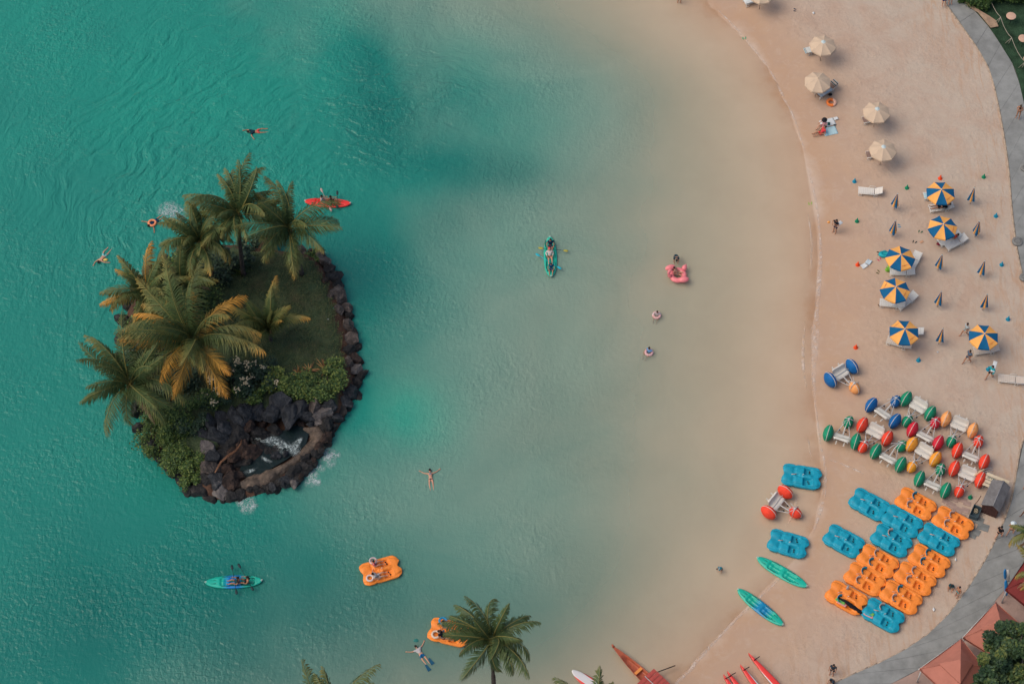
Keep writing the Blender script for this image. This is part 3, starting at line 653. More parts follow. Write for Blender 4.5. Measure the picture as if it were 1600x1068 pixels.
# --- shrubs
def shrub(px, py, rx, ry, h, nleaf, m, label, size=.16, tint=(0, 1), cat='shrub', name='shrub', stems=True, z=None, gi=True, flowers=0, kind=None, group=None):
    c = (GI(px, py) if gi else G(px, py)) if z is None else P(px, py, z)
    rnd = random.Random(int(px*7+py)); t = thing(name, label, cat, c, group=group); b = MB()
    lobes = [(rnd.uniform(-.85, .85)*rx, rnd.uniform(-.85, .85)*ry, rnd.uniform(.3, .95)*h, rnd.uniform(.22, .55)) for _ in range(11)]
    for i in range(nleaf):
        lx, ly, lz, lr = rnd.choice(lobes); v = Vector((rnd.gauss(0, 1), rnd.gauss(0, 1), rnd.gauss(0, 1)*.9)).normalized()*(rnd.random()**.45)*rnd.choice((1, 1, 1, 1.35))
        p = Vector((lx+v.x*rx*lr, ly+v.y*ry*lr, max(.02, lz+v.z*h*.5)))
        a = rnd.uniform(0, 2*PI); d = Vector((math.cos(a), math.sin(a), rnd.uniform(-.5, .5))).normalized(); q = d.cross(Vector((rnd.uniform(-.5, .5), rnd.uniform(-.5, .5), 1))).normalized()
        s = size*rnd.uniform(.6, 1.3); b.av = max(.01, min(.74 if flowers else 1, tint[0]+(tint[1]-tint[0])*rnd.random()**1.3))
        b.add([p-d*s*.5, p+q*s*.32, p+d*s*.5, p-q*s*.32], [(0, 1, 2, 3)])
    b.av = 0
    o = b.build('foliage', m, t)
    if stems:
        sb = MB()
        for lx, ly, lz, lr in lobes: sb.tube([(lx*.2, ly*.2, -.1), (lx*.7, ly*.7, lz*.5), (lx, ly, lz)], [.05, .035, .015], 5)
        sb.build('stem', m_trunk, t)
    if flowers:
        fm = mat('cream_blossom', (.52, .43, .28), .7, .2)
        for k in range(flowers):
            lx, ly, lz, lr = rnd.choice(lobes); fb = MB()
            for q in range(9): fb.ell((rnd.gauss(0, .11), rnd.gauss(0, .11), rnd.gauss(0, .05)), (.07, .07, .05), 6, 4)
            v = Vector((rnd.uniform(-1, 1), rnd.uniform(-1, 1), 0)); fb.build('blossom', fm, t, loc=(lx+v.x*rx*lr*.9, ly+v.y*ry*lr*.9, lz+h*.42))
    return t
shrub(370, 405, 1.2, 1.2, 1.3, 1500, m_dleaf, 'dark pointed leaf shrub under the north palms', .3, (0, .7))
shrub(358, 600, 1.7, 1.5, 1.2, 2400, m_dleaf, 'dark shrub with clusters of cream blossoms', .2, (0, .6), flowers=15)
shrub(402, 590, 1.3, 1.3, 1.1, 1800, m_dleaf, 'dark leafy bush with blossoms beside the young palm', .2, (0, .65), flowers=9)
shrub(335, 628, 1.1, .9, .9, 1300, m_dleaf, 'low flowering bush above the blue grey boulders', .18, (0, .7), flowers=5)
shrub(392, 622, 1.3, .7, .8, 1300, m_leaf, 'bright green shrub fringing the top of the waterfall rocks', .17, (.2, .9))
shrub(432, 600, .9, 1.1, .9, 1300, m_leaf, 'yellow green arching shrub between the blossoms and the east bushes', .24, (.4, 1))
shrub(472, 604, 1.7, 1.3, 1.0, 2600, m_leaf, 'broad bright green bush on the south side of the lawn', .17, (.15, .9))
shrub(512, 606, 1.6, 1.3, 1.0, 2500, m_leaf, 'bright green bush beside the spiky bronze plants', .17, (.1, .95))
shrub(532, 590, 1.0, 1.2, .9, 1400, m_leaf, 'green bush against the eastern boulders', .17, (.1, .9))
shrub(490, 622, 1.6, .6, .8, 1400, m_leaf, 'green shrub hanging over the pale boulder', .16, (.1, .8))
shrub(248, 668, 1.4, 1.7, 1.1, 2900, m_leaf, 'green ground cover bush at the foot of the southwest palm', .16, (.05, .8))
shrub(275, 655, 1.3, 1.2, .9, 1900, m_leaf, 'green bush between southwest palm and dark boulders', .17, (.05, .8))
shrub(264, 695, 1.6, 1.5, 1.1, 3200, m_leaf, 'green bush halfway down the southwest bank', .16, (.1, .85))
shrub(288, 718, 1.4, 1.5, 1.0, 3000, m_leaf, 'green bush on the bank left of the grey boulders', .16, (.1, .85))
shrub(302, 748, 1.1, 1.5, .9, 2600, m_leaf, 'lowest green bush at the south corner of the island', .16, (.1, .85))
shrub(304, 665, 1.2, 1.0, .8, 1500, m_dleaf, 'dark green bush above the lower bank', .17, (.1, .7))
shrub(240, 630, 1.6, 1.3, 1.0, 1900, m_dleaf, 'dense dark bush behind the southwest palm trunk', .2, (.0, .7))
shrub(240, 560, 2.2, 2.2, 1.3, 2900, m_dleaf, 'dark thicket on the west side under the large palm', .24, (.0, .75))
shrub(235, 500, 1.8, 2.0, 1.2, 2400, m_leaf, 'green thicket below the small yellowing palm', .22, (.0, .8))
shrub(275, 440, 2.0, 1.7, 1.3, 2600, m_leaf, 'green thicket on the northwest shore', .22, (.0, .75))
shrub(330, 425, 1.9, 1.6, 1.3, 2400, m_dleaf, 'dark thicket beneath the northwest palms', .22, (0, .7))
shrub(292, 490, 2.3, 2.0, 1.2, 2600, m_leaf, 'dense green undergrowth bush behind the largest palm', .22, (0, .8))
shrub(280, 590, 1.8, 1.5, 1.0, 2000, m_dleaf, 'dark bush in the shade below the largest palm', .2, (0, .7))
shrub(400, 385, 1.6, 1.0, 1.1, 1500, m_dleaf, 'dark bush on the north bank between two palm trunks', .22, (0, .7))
shrub(495, 402, .8, .7, .6, 700, m_leaf, 'small green bush at the northeast corner of the lawn', .18, (.1, .9))
def spiky(px, py, r, n_, m, label, up=.9, name='spiky_plant', gi=True, wd=.05):
    c = GI(px, py) if gi else G(px, py); t = thing(name, label, 'plant', c); rnd = random.Random(px+py)
    for k in range(n_):
        a = k*2.4; el = rnd.uniform(.35, 1.35)*up; b = MB(); L_ = r*rnd.uniform(.8, 1.15); pts = []
        for i in range(5):
            q = i/4; e2 = el-q*.7; pts.append(Vector((L_*q*math.cos(el)*(1+.1*q), 0, L_*q*math.sin(el)-.35*L_*q*q*math.cos(el))))
        vs, fs = [], []
        for i, p in enumerate(pts): w_ = wd*(1-(i/4)**2)+.004; vs += [p+Vector((0, -w_, 0)), p+Vector((0, 0, -.012)), p+Vector((0, w_, 0))]
        for i in range(4): fs += [(3*i, 3*i+1, 3*i+4, 3*i+3), (3*i+1, 3*i+2, 3*i+5, 3*i+4)]
        b.av = .2+.8*rnd.random(); b.add(vs, fs); b.av = 0; b.build('leaf', m, t, rot=(0, 0, a+rnd.uniform(-.3, .3)))
    return t
shrub(318, 632, 1.2, 1.0, .9, 1500, m_leaf, 'green bush right of the orange frond tips', .16, (.05, .8))
shrub(345, 580, 1.2, 1.0, .8, 1400, m_dleaf, 'dark low bush between largest palm and the blossoms', .17, (0, .7))
spiky(508, 578, 1.25, 22, m_bleaf, 'large spiky bronze plant beside the eastern boulders')
spiky(484, 580, .9, 16, m_bleaf, 'smaller dark bronze spiky plant left of the large one')
spiky(466, 582, .7, 14, m_bleaf, 'small brown spiky plant at the lawn edge')
spiky(433, 600, 1.1, 18, m_leaf, 'arching yellow green strap leaf plant among the bushes')
spiky(378, 428, 1.0, 18, m_leaf, 'green strap leaf plant at the lawn corner below the palms')
spiky(502, 620, .8, 14, m_bleaf, 'orange brown spiky plant amid the bright bushes')
def small(name, label, cat, px, py, fn, m, z=None, gi=False):
    p = (GI(px, py) if gi else G(px, py)) if z is None else P(px, py, z)
    b = MB(); fn(b); o = b.build(name, m, loc=p); return tag(o, label, cat)
small('bottle', 'turquoise bottle lying on bare earth at the lawn edge', 'bottle', 524, 483, lambda b: b.tube([(-.17, 0, .09), (.05, .02, .09), (.12, .02, .09), (.2, .03, .09)], [.09, .09, .04, .04], 8), mat('turquoise_plastic', (.01, .32, .30), .3), gi=True)
small('orange_cup', 'orange cup beside the turquoise bottle on the island', 'cup', 530, 480, lambda b: b.lathe([(.05, 0), (.075, .16), (.06, .16), (.045, .02)], 8), mat('orange_cup', (.75, .13, .02), .4), gi=True)
small('paper_scrap', 'white paper scrap on the red earth of the island', 'litter', 512, 499, lambda b: b.ell((0, 0, .03), (.09, .06, .03), 6, 4), mat('white_paper', (.6, .6, .58), .8), gi=True)
# ================================================================== BEACH FURNITURE
m_yel = mat('yellow_canvas', (.83, .40, .105), .75, .15, .06, 3)
m_blu = mat('blue_canvas', (.006, .105, .235), .75, .15, .08, 3)
m_bei = mat('beige_canvas', (.56, .43, .31), .8, .1, .05, 2)
m_white = mat('white_plastic', (.62, .62, .58), .45, .3, .06, 5)
m_metal = mat('pale_metal', (.42, .43, .42), .4, .5)
m_pole = mat('pole_wood', (.35, .27, .2), .6, .2)
m_cap = mat('vent_cap_white', (.50, .60, .60), .7, .2)
m_print = mat('faded_red_print', (.62, .19, .075), .8, .1)
m_black = mat('black_fabric', (.012, .012, .016), .8, .1)
def canopy_panel(Rr, hh, k=0, n=8, sag=.07):
    """one gore of an open umbrella between two ribs, with a hanging hem"""
    b = MB(); vs, fs = [], []; a0 = 2*PI*k/n; N_, M_ = 7, 5
    for i in range(N_+1):
        q = .03+.97*i/N_
        for j in range(M_+1):
            u = j/M_; a = a0+(u)*2*PI/n; rim = math.cos(PI/n)/math.cos((u-.5)*2*PI/n)
            r = Rr*q*(1-(1-rim)*q); s4 = 4*u*(1-u)
            vs.append((r*(1-.004*s4*q)*math.cos(a), r*(1-.004*s4*q)*math.sin(a), hh*(1-q**1.25)-sag*s4*q*.8))
    for j in range(M_+1):
        v = vs[N_*(M_+1)+j]; vs.append((v[0]*1.012, v[1]*1.012, v[2]-.13+.02*math.sin(j*2.5)))
    for i in range(N_+1):
        for j in range(M_): fs.append((i*(M_+1)+j, (i+1)*(M_+1)+j, (i+1)*(M_+1)+j+1, i*(M_+1)+j+1))
    return b.add(vs, fs, False)
PAN = [canopy_panel(1.18, .48).mesh('canopy_panel') for _ in range(2)]; PAN[0].materials.append(m_blu); PAN[1].materials.append(m_yel)
PANB = canopy_panel(1.14, .50).mesh('canopy_panel'); PANB.materials.append(m_bei)
PRN = MB()
rp = random.Random(4)
for i in range(9):      # small red lettering-like strokes, unreadable at this distance
    x = -.30+i*.072; PRN.tube([(0, x, 0), (rp.uniform(.05, .09), x+rp.uniform(-.02, .03), 0)], .014, 4)
    if i % 2: PRN.tube([(.02, x, 0), (.03, x+.06, 0)], .012, 4)
PRN = PRN.mesh('print'); PRN.materials.append(m_print)
RIB = MB().tube([(0, 0, 0), (1.10, 0, -.45)], .012, 4).mesh('rib'); RIB.materials.append(m_metal)
def umbrella(px, py, phase, label, kind='by', H=2.15, tilt=(0, 0), group=None, cap=True, printed=(1,), parent=None):
    c = P(px, py, H+.28); p = (c.x, c.y, gz(c.x, c.y)); t = thing('beach_umbrella', label, 'beach umbrella', p, group=group)
    MB().tube([(0, 0, -.1), (0, 0, H+.02)], .028, 8).build('pole', m_pole if kind == 'be' else m_metal, t)
    for k in range(8):
        me = PANB if kind == 'be' else PAN[k % 2]
        o = link('canopy_panel', me, None, t, loc=(0, 0, H), rot=(tilt[0], tilt[1], R(phase)-PI/8+k*PI/4))
        link('rib', RIB, None, t, loc=(0, 0, H+.42), rot=(0, 0, R(phase)-PI/8+k*PI/4))
        if kind == 'by' and k in printed:
            link('print', PRN, None, o, loc=(.80*math.cos(PI/8), .80*math.sin(PI/8), .145), rot=(0, .40, PI/8))
    if kind == 'be':
        if cap:
            b = MB(); b.lathe([(.30, .37), (.20, .44), (.02, .54)], 8, smooth=False); b.build('vent_cap', m_cap, t, loc=(0, 0, H))
        else: MB().ell((0, 0, .5), (.05, .05, .06), 6, 4).build('finial', m_pole, t, loc=(0, 0, H))
    else:
        MB().lathe([(.055, .44), (.05, .52), (.015, .60)], 8).build('finial', m_white, t, loc=(0, 0, H))
    return t
for px, py, ph, lab in ((1470,301,-92,'blue and yellow umbrella nearest the orange cone, topmost of the six open ones'),(1473,355,-62,'blue and yellow umbrella over the white loungers, second open one from the top'),(1407,402,-115,'blue and yellow umbrella beside the green and turquoise bags'),(1399,452,-72,'blue and yellow umbrella with rolled white towels under its lower rim'),(1413,518,-94,'blue and yellow umbrella over a cream lounger above the blue cone'),(1537,526,-96,'blue and yellow umbrella with two people walking at its left')):
    umbrella(px, py, ph, lab, group='open blue and yellow beach umbrellas', printed=(1, 5) if px in (1413, 1399) else (1,))
for px, py, ph, lab, cp in ((1286,69,-80,'beige umbrella with white top over the lounger with striped towel',1),(1278,126,-95,'beige umbrella without a white top above the orange swim ring',0),(1370,174,-85,'beige umbrella with white top over the upper brown lounger',1),(1380,233,-78,'beige umbrella with white top above the empty white lounger',1),(1190,-12,-80,'beige umbrella cut by the top edge of the photo',1)):
    umbrella(px, py, ph, lab, 'be', H=2.0, group='beige beach umbrellas', cap=bool(cp))

def folded(Hc, k, n=6, first=0):
    b = MB(); vs, fs = [], []; N_ = 7; a0 = 2*PI*k/n
    for i in range(N_+1):
        q = i/N_; r = .035+.275*q**1.05
        for j, (u, rr_) in enumerate(((0, .72), (.3, .98), (.5, 1.10), (.7, .98), (1, .72))):
            a = a0+u*2*PI/n; vs.append((r*rr_*math.cos(a), r*rr_*math.sin(a), 2.15-Hc*q-(.07 if (i == N_ and j == 2) else 0)))
    for i in range(N_):
        for j in range(4): fs.append((i*5+j, (i+1)*5+j, (i+1)*5+j+1, i*5+j+1))
    return b.add(vs, fs, False)
FOLD = [folded(1.5, 0).mesh('folded_panel') for _ in range(2)]; FOLD[0].materials.append(m_blu); FOLD[1].materials.append(m_yel)
def closed(px, py, ph, label):
    p = P(px, py, 1.35); g0 = gz(p.x, p.y); t = thing('closed_umbrella', label, 'beach umbrella', (p.x, p.y, g0), group='closed blue and yellow umbrellas')
    MB().tube([(0, 0, -.05), (0, 0, 2.32)], .026, 7).build('pole', m_pole, t)
    MB().lathe([(.05, 2.13), (.045, 2.2), (.01, 2.27)], 7).build('finial', m_cap, t)
    for k in range(6): link('folded_panel', FOLD[k % 2], None, t, rot=(0, 0, R(ph)+k*PI/3), scale=(1.06 if k % 2 == 0 else .86,)*2+(1,))
for px, py, ph, lab in ((1400,314,-110,'closed umbrella just right of the empty white lounger'),(1397,356,-120,'closed umbrella up and left of the bags umbrella'),(1519,306,-80,'closed umbrella right of the topmost open umbrella'),(1527,358,-130,'closed umbrella right of the second open umbrella, below the blue cone'),(1469,410,-105,'closed umbrella standing alone right of the bags umbrella'),(1468,467,-95,'closed umbrella right of the umbrella with rolled towels'),(1535,420,-90,'closed umbrella left of a blue cone near the path'),(1539,472,-60,'closed umbrella straight above the rightmost open umbrella'),(1470,525,-70,'closed umbrella between the two lowest open umbrellas')):
    closed(px, py, ph, lab)

# --- traffic cones
def cone(px, py, col, label, cat='traffic cone', z=None):
    p = G(px, py); m = {'b': mat('blue_cone_plastic', (.005, .26, .40), .4), 'g': mat('green_cone_plastic', (.004, .24, .12), .4), 'o': mat('orange_cone_plastic', (.85, .085, .02), .4)}[col]
    t = thing('traffic_cone', label, cat, p, rz=random.uniform(-.3, .3), group='small coloured cones')
    b = MB(); s_ = .19
    b.poly([(s_*math.cos(a), s_*math.sin(a)) for a in [PI/8*k*2+PI/8 for k in range(8)]], 0, .03); b.build('base', m, t)
    MB().lathe([(.145, .03), (.125, .08), (.06, .32), (.03, .47), (.012, .475)], 14).build('body', m, t); return t
for px, py, c_, lab in ((1335,284,'b','blue cone left of the empty white lounger'),(1417,294,'g','green cone above the closed umbrella beside the white lounger'),(1469,279,'o','orange cone directly above the topmost open umbrella'),(1537,277,'g','green cone at upper right, nearest the path bend'),(1339,346,'g','green cone right of the person in black shirt'),(1556,338,'b','blue cone between the two upper right closed umbrellas and path'),(1565,414,'b','blue cone nearest the round grey lids on the path'),(1340,414,'o','orange cone beside the white towels on the sand'),(1575,499,'b','blue cone above and right of the rightmost open umbrella'),(1337,543,'o','orange cone above the blue wheeled trike'),(1435,563,'b','blue cone below the lowest left open umbrella')):
    cone(px, py, c_, lab)
cone(1544, 577, 'b', 'blue cone beside the person with white towel')
cone(1516, 777, 'g', 'green cone beside the red trike and the shed')

# --- sun loungers (2 m x .68 m) along local x, head at +x
def lounger_parts(t, m, back=.5, wheels=True):
    b = MB()
    for i in range(9): b.box((-.92+i*.145, 0, .33), (.132, .60, .018))
    b.build('seat', m, t)
    b = MB(); c, s_ = math.cos(back), math.sin(back)
    for i in range(5): b.add([(.36+(q+i*.135)*c, y, .335+(q+i*.135)*s_+h*1) for h in (-.009, .009) for q in (0, .122) for y in (-.30, .30)], [(0,1,3,2),(4,6,7,5),(0,4,5,1),(2,3,7,6),(0,2,6,4),(1,5,7,3)])
    b.build('backrest', m, t)
    for y in (-.33, .33):
        b = MB(); b.tube([(-1.0, y, .30), (.36, y, .32), (.36+.70*c, y*.98, .33+.70*s_)], .025, 6); b.build('side_rail', m_white, t)
        b = MB(); b.tube([(-.15, y, .34), (-.05, y*1.05, .55), (.36, y*1.05, .55), (.42, y, .36)], .018, 5); b.build('armrest', m_white, t)
        for x in (-.8, .45):
            b = MB(); b.tube([(x-.16, y, .01), (x-.07, y, .3)], .018, 5); b.tube([(x+.16, y, .01), (x+.07, y, .3)], .018, 5); b.tube([(x-.16, y, .01), (x+.16, y, .01)], .018, 5); b.build('leg', m_white, t)
def lounger(px0, py0, px1, py1, label, m=None, back=.5, group='sun loungers'):
    """feet end at pixel 0, head end at pixel 1"""
    a, b_ = P(px0, py0, .35), P(px1, py1, .5); mid = (a+b_)/2; rz = math.atan2(b_.y-a.y, b_.x-a.x)
    t = thing('sun_lounger', label, 'sun lounger', (mid.x, mid.y, gz(mid.x, mid.y)), rz, group); lounger_parts(t, m or m_white, back); return t
m_cream = mat('cream_straps', (.58, .50, .42), .6, .2, .05, 4); m_brown = mat('brown_straps', (.25, .17, .14), .7, .1, .1, 4)
lounger(1341, 298, 1379, 300, 'empty white lounger standing alone above the closed umbrella', mat('off_white_straps', (.68, .64, .57), .6))
lounger(1558, 592, 1600, 596, 'cream slatted lounger at the right edge near the path', m_cream, .1)
l1 = lounger(1262, 80, 1296, 72, 'lounger under the topmost full beige umbrella, striped towel on it', m_brown, .4)
l2 = lounger(1276, 150, 1306, 131, 'lounger covered by a grey blue towel beside the orange ring', m_brown, .5)
lounger(1347, 189, 1385, 182, 'brown lounger under the beige umbrella on the middle of the sand', m_brown, .3)
lounger(1354, 243, 1390, 238, 'brown lounger under the lowest beige umbrella', m_brown, .3)
lounger(1162, 5, 1196, -8, 'lounger with pale towel at the top edge of the photo', m_white, .4)
lounger(1443, 308, 1480, 304, 'white lounger poking out left of the topmost open umbrella', None, .3)
L3 = lounger(1450, 328, 1490, 322, 'white lounger with a dark clad person between the two upper umbrellas', None, .4)
lounger(1466, 382, 1500, 366, 'white lounger under the second umbrella with red and dark clothes', None, .3)
lounger(1478, 388, 1508, 372, 'outer white lounger below the second open umbrella', None, .4)
lounger(1395, 425, 1424, 425, 'white lounger under the bags umbrella, lower rim', None, .3)
lounger(1420, 424, 1434, 398, 'white lounger along the right rim of the bags umbrella', None, .5)
lounger(1376, 473, 1412, 476, 'white lounger with rolled towels under the fourth umbrella', None, .3)
lounger(1404, 480, 1428, 462, 'white lounger behind the rolled towels', None, .4)
lounger(1386, 531, 1424, 541, 'cream lounger poking out lower left of the fifth open umbrella', m_cream, .3)
lounger(1404, 516, 1441, 519, 'white lounger end at the right rim of the fifth umbrella', None, .3)
lounger(1522, 550, 1558, 545, 'cream lounger under the rightmost open umbrella', m_cream, .4)
def towel(px, py, sx, sy, rz, z, m, label, name='towel', wav=.02, top=True):
    p = P(px, py, z) if z > .25 else G(px, py); b = MB(); vs, fs = [], []
    for i in range(11):
        for j in range(7): x, y = (i/10-.5)*sx, (j/6-.5)*sy; vs.append((x, y, .012+wav*noise.noise(Vector((x*3+px, y*3, 0)))+wav))
    for i in range(10):
        for j in range(6): fs.append((i*7+j, i*7+j+7, i*7+j+8, i*7+j+1))
    b.add(vs, fs, True); zz = z if z > .25 else p.z+.01
    o = b.build(name, m, loc=(p.x, p.y, zz), rot=(0, 0, rz)); md = o.modifiers.new('thick', 'SOLIDIFY'); md.thickness = .012
    return tag(o, label, 'towel')
def stripes(name, base, bands, axis=0):
    m, n, b, oc = newmat(name); sp_ = N(n, 'ShaderNodeSeparateXYZ'); n.links.new(oc, sp_.inputs[0])
    els = [(0, base)]
    for a, c_, w_ in bands: els += [(a, c_), (a+w_, base)]
    n.links.new(ramp(n, mth(n, 'ADD', sp_.outputs[axis], .5), els, 'CONSTANT'), b.inputs['Base Color']); b.inputs['Roughness'].default_value = .9; return m
m_tw1 = stripes('striped_towel', (.55, .56, .52), [(.05, (.01, .16, .22), .05), (.16, (.02, .05, .07), .03)])
m_tw2 = stripes('grey_blue_towel', (.33, .40, .44), [(.10, (.45, .46, .45), .2)])
m_tw3 = mat('white_towel', (.60, .63, .63), .9, .1); m_tw4 = stripes('pale_blue_towel', (.40, .58, .62), [(.1, (.25, .48, .56), .2)])
hd = head(1262, 80, 34, -8)
towel(1265, 78, .95, .62, hd, .62, m_tw1, 'white towel with dark stripes hanging off the first beige umbrella lounger')
towel(1289, 143, 1.35, .60, head(1276, 150, 30, -19), .62, m_tw2, 'grey blue towel on the lounger beside the orange ring')
towel(1304, 129, .45, .60, head(1276, 150, 30, -19), .95, stripes('dark_striped_towel', (.45, .45, .42), [(.3, (.015, .03, .03), .1), (.45, (.4, .2, .1), .06), (.55, (.015, .03, .03), .1)]), 'dark striped towel over the raised lounger back')
towel(1170, 1, .8, .6, hd, .62, m_tw3, 'pale towel on the lounger at the top edge')
towel(1297, 205, 1.15, .85, .25, 0, m_tw4, 'pale blue towel spread on the sand under the couple')
towel(1293, 192, 1.25, .75, .3, 0, m_tw3, 'white towel next to the woman in the sun hat')
towel(1306, 186, .35, .3, .3, 0, m_tw3, 'small crumpled white cloth above the white towel', wav=.07)
towel(1350, 416, .5, .4, .6, 0, m_tw3, 'crumpled white towel next to the orange cone', wav=.08)
towel(1357, 410, .45, .4, .9, 0, mat('pale_blue_cloth', (.48, .56, .60), .9, .1), 'pale blue crumpled towel beside the white one', wav=.08)
towel(1447, 306, .35, .5, 0, .62, mat('light_blue_cloth', (.40, .56, .60), .9, .1), 'light blue towel on the lounger left of the topmost open umbrella')
towel(1500, 369, .15, .6, -.6, .75, m_tw1, 'blue striped towel draped over the lounger back')
towel(1440, 378, .3, .2, .5, 0, mat('sandy_cloth', (.50, .29, .18), .9, .1), 'small tan cloth on the sand between two umbrellas')
def rolled(px, py, L_, r, rz, z, m, label, name='rolled_towel', cat='towel'):
    p = P(px, py, z) if z > .25 else G(px, py)+Vector((0, 0, r)); b = MB(); b.tube([(-L_/2, 0, 0), (-L_/2+.02, 0, 0), (L_/2-.02, 0, 0), (L_/2, 0, 0)], [r*.8, r, r, r*.8], 10)
    b.tube([(-L_/2-.004, 0, 0), (-L_/2+.004, 0, 0)], r*.4, 8)
    o = b.build(name, m, loc=p, rot=(0, 0, rz)); return tag(o, label, cat)
rolled(1395, 471, .5, .09, -.1, .55, m_tw3, 'upper rolled white towel at the fourth open umbrella'); rolled(1396, 476, .5, .09, -.1, .5, m_tw3, 'lower rolled white towel at the fourth open umbrella')
def bag(px, py, col, label, s=.35):
    m = mat('bag_'+label.split()[0], col, .5, .3, .2, 4); t = thing('beach_bag', label, 'bag', G(px, py))
    b = MB()
    b.lathe([(s*.5, 0), (s*.62, .12), (s*.6, .26), (s*.35, .34), (s*.3, .30), (s*.02, .25)], 12, Matrix.Diagonal((1.25, .8, 1, 1))); b.build('pouch', m, t)
    for y in (-.12, .12): MB().tube([(-.15, y, .28), (-.1, y, .5), (.1, y, .5), (.15, y, .28)], .02, 5).build('handle', m, t)
bag(1381, 399, (.01, .36, .42), 'turquoise beach bag at the left rim of the bags umbrella', .6)
bag(1393, 419, (.22, .56, .05), 'lime green beach bag below the bags umbrella', .45); bag(1387, 423, (.20, .50, .05), 'smaller lime green bag touching the bigger one', .3)
def sandals(px, py, rz, col, label):
    m = mat('rubber_'+'_'.join(map(str, col)), col, .6); t = thing('sandals', label, 'sandals', G(px, py), rz)
    for sgn in (-1, 1):
        b = MB(); pts = [(.05*math.cos(a)*(1 if math.sin(a) > 0 else .8), .14*math.sin(a)) for a in [2*PI*k/12 for k in range(12)]]
        b.poly(pts, .005, .03); o = b.build('sandal', m, t, loc=(sgn*.11, sgn*.03, 0), rot=(0, 0, -sgn*.2))
        b = MB(); b.tube([(-.045, .02, .03), (0, .07, .06), (.045, .02, .03)], .009, 4); b.build('strap', m, o)
sandals(1373, 396, 1.5, (.02, .02, .02), 'black sandals beside the turquoise bag'); sandals(1374, 405, .5, (.55, .08, .16), 'pink sandals beneath the black ones')
sandals(1372, 425, .9, (.10, .10, .03), 'olive sandals below the lime bags'); sandals(1429, 378, -.6, (.02, .03, .03), 'dark sandals on open sand between umbrellas')
sandals(1438, 362, -.6, (.02, .12, .06), 'dark green sandals left of the second umbrella'); sandals(1375, 476, .5, (.12, .06, .04), 'brown sandals at the foot of the fourth umbrella')
sandals(1405, 353, 1.4, (.03, .25, .40), 'blue sandals beside the closed umbrella'); sandals(1163, 60, 0, (.03, .35, .18), 'green sandals at the waterline at the top of the beach')
sandals(1266, 318, 0, (.25, .45, .08), 'lime sandals at the waterline'); sandals(1242, 16, 1.2, (.03, .05, .08), 'dark slippers on the sand near the top edge')
# swim ring and small litter
def ring(px, py, R0, r, m, label, z=0.0, name='swim_ring', tilt=(0, 0), m2=None):
    p = P(px, py, z); t = thing(name, label, 'swim ring', (p.x, p.y, z))
    b = MB(); b.torus(R0, r, 28, 10, Matrix.Translation((0, 0, r*.75))); o = b.build('tube', m, t, rot=(tilt[0], tilt[1], 0))
    b = MB(); b.tube([(R0, r*.8, r*1.3), (R0, r*.9, r*1.8)], .02, 6); b.build('valve', m_white, t); return t
m_ringo = stripes('orange_ring_vinyl', (.80, .20, .04), [(.62, (.78, .45, .32), .5)]); m_ringp = stripes('pink_ring_vinyl', (.62, .36, .34), [(.5, (.60, .50, .50), .14), (.8, (.58, .48, .48), .12)], 1)
g_ = G(1299, 161); ring(1299, 161, .31, .13, m_ringo, 'orange and white swim ring on the sand beside the grey blue towel', g_.z+.02)
small('hat', 'dark bag on the sand beside the orange ring', 'bag', 1297, 149, lambda b: b.ell((0, 0, .1), (.18, .12, .12), 8, 5), m_black)
small('paper_cup', 'white scrap on the sand near the top beige umbrellas', 'litter', 1271, 21, lambda b: b.ell((0, 0, .06), (.10, .14, .06), 7, 4, amp=.3), m_tw3)
small('plastic_scrap', 'white plastic scrap on the sand below the path couple', 'litter', 1459, 952, lambda b: b.ell((0, 0, .06), (.09, .16, .07), 7, 4, amp=.4), m_tw3)
small('plastic_scrap', 'white scrap on the sand beside the right orange boats', 'litter', 1493, 874, lambda b: b.ell((0, 0, .06), (.08, .17, .07), 7, 4, amp=.4), m_tw3)
small('pebble', 'pale pebble on the sand near the cream lounger', 'pebble', 1465, 550, lambda b: b.ell((0, 0, .04), (.07, .07, .05), 7, 4, amp=.3), m_tw3)
# ================================================================== BOATS
m_ob = mat('orange_boat_plastic', (.86, .25, .035), .45, .35, .13, 3.5); m_bb = mat('blue_boat_plastic', (.006, .30, .42), .45, .35, .20, 3.5)
m_dk = mat('black_rubber', (.02, .02, .022), .6)
def gs(x, c, w_): return math.exp(-((x-c)/w_)**2)
def pb_x(s_, t_):
    xr = 1.50-.24*gs(t_, 0, .34)-.16*abs(t_)**6; xl = -1.50+.15*gs(t_, 0, .36)+.10*abs(t_)**8
    return xl+(xr-xl)*(s_+1)/2
def pb_y(x, s_, t_):
    q = (x+1.5)/3.0; e = .93
    wd = e*(1-.07*gs(x, -.55, .13))*(1-.30*ss(.9, 1.55, x)**1.6)*(1-.16*ss(-1.05, -1.55, x))
    return t_*wd
def rect(x, y, x0, x1, y0, y1, e=.05): return ss(x0-e, x0+e, x)*ss(x1+e, x1-e, x)*ss(y0-e, y0+e, y)*ss(y1+e, y1-e, y)
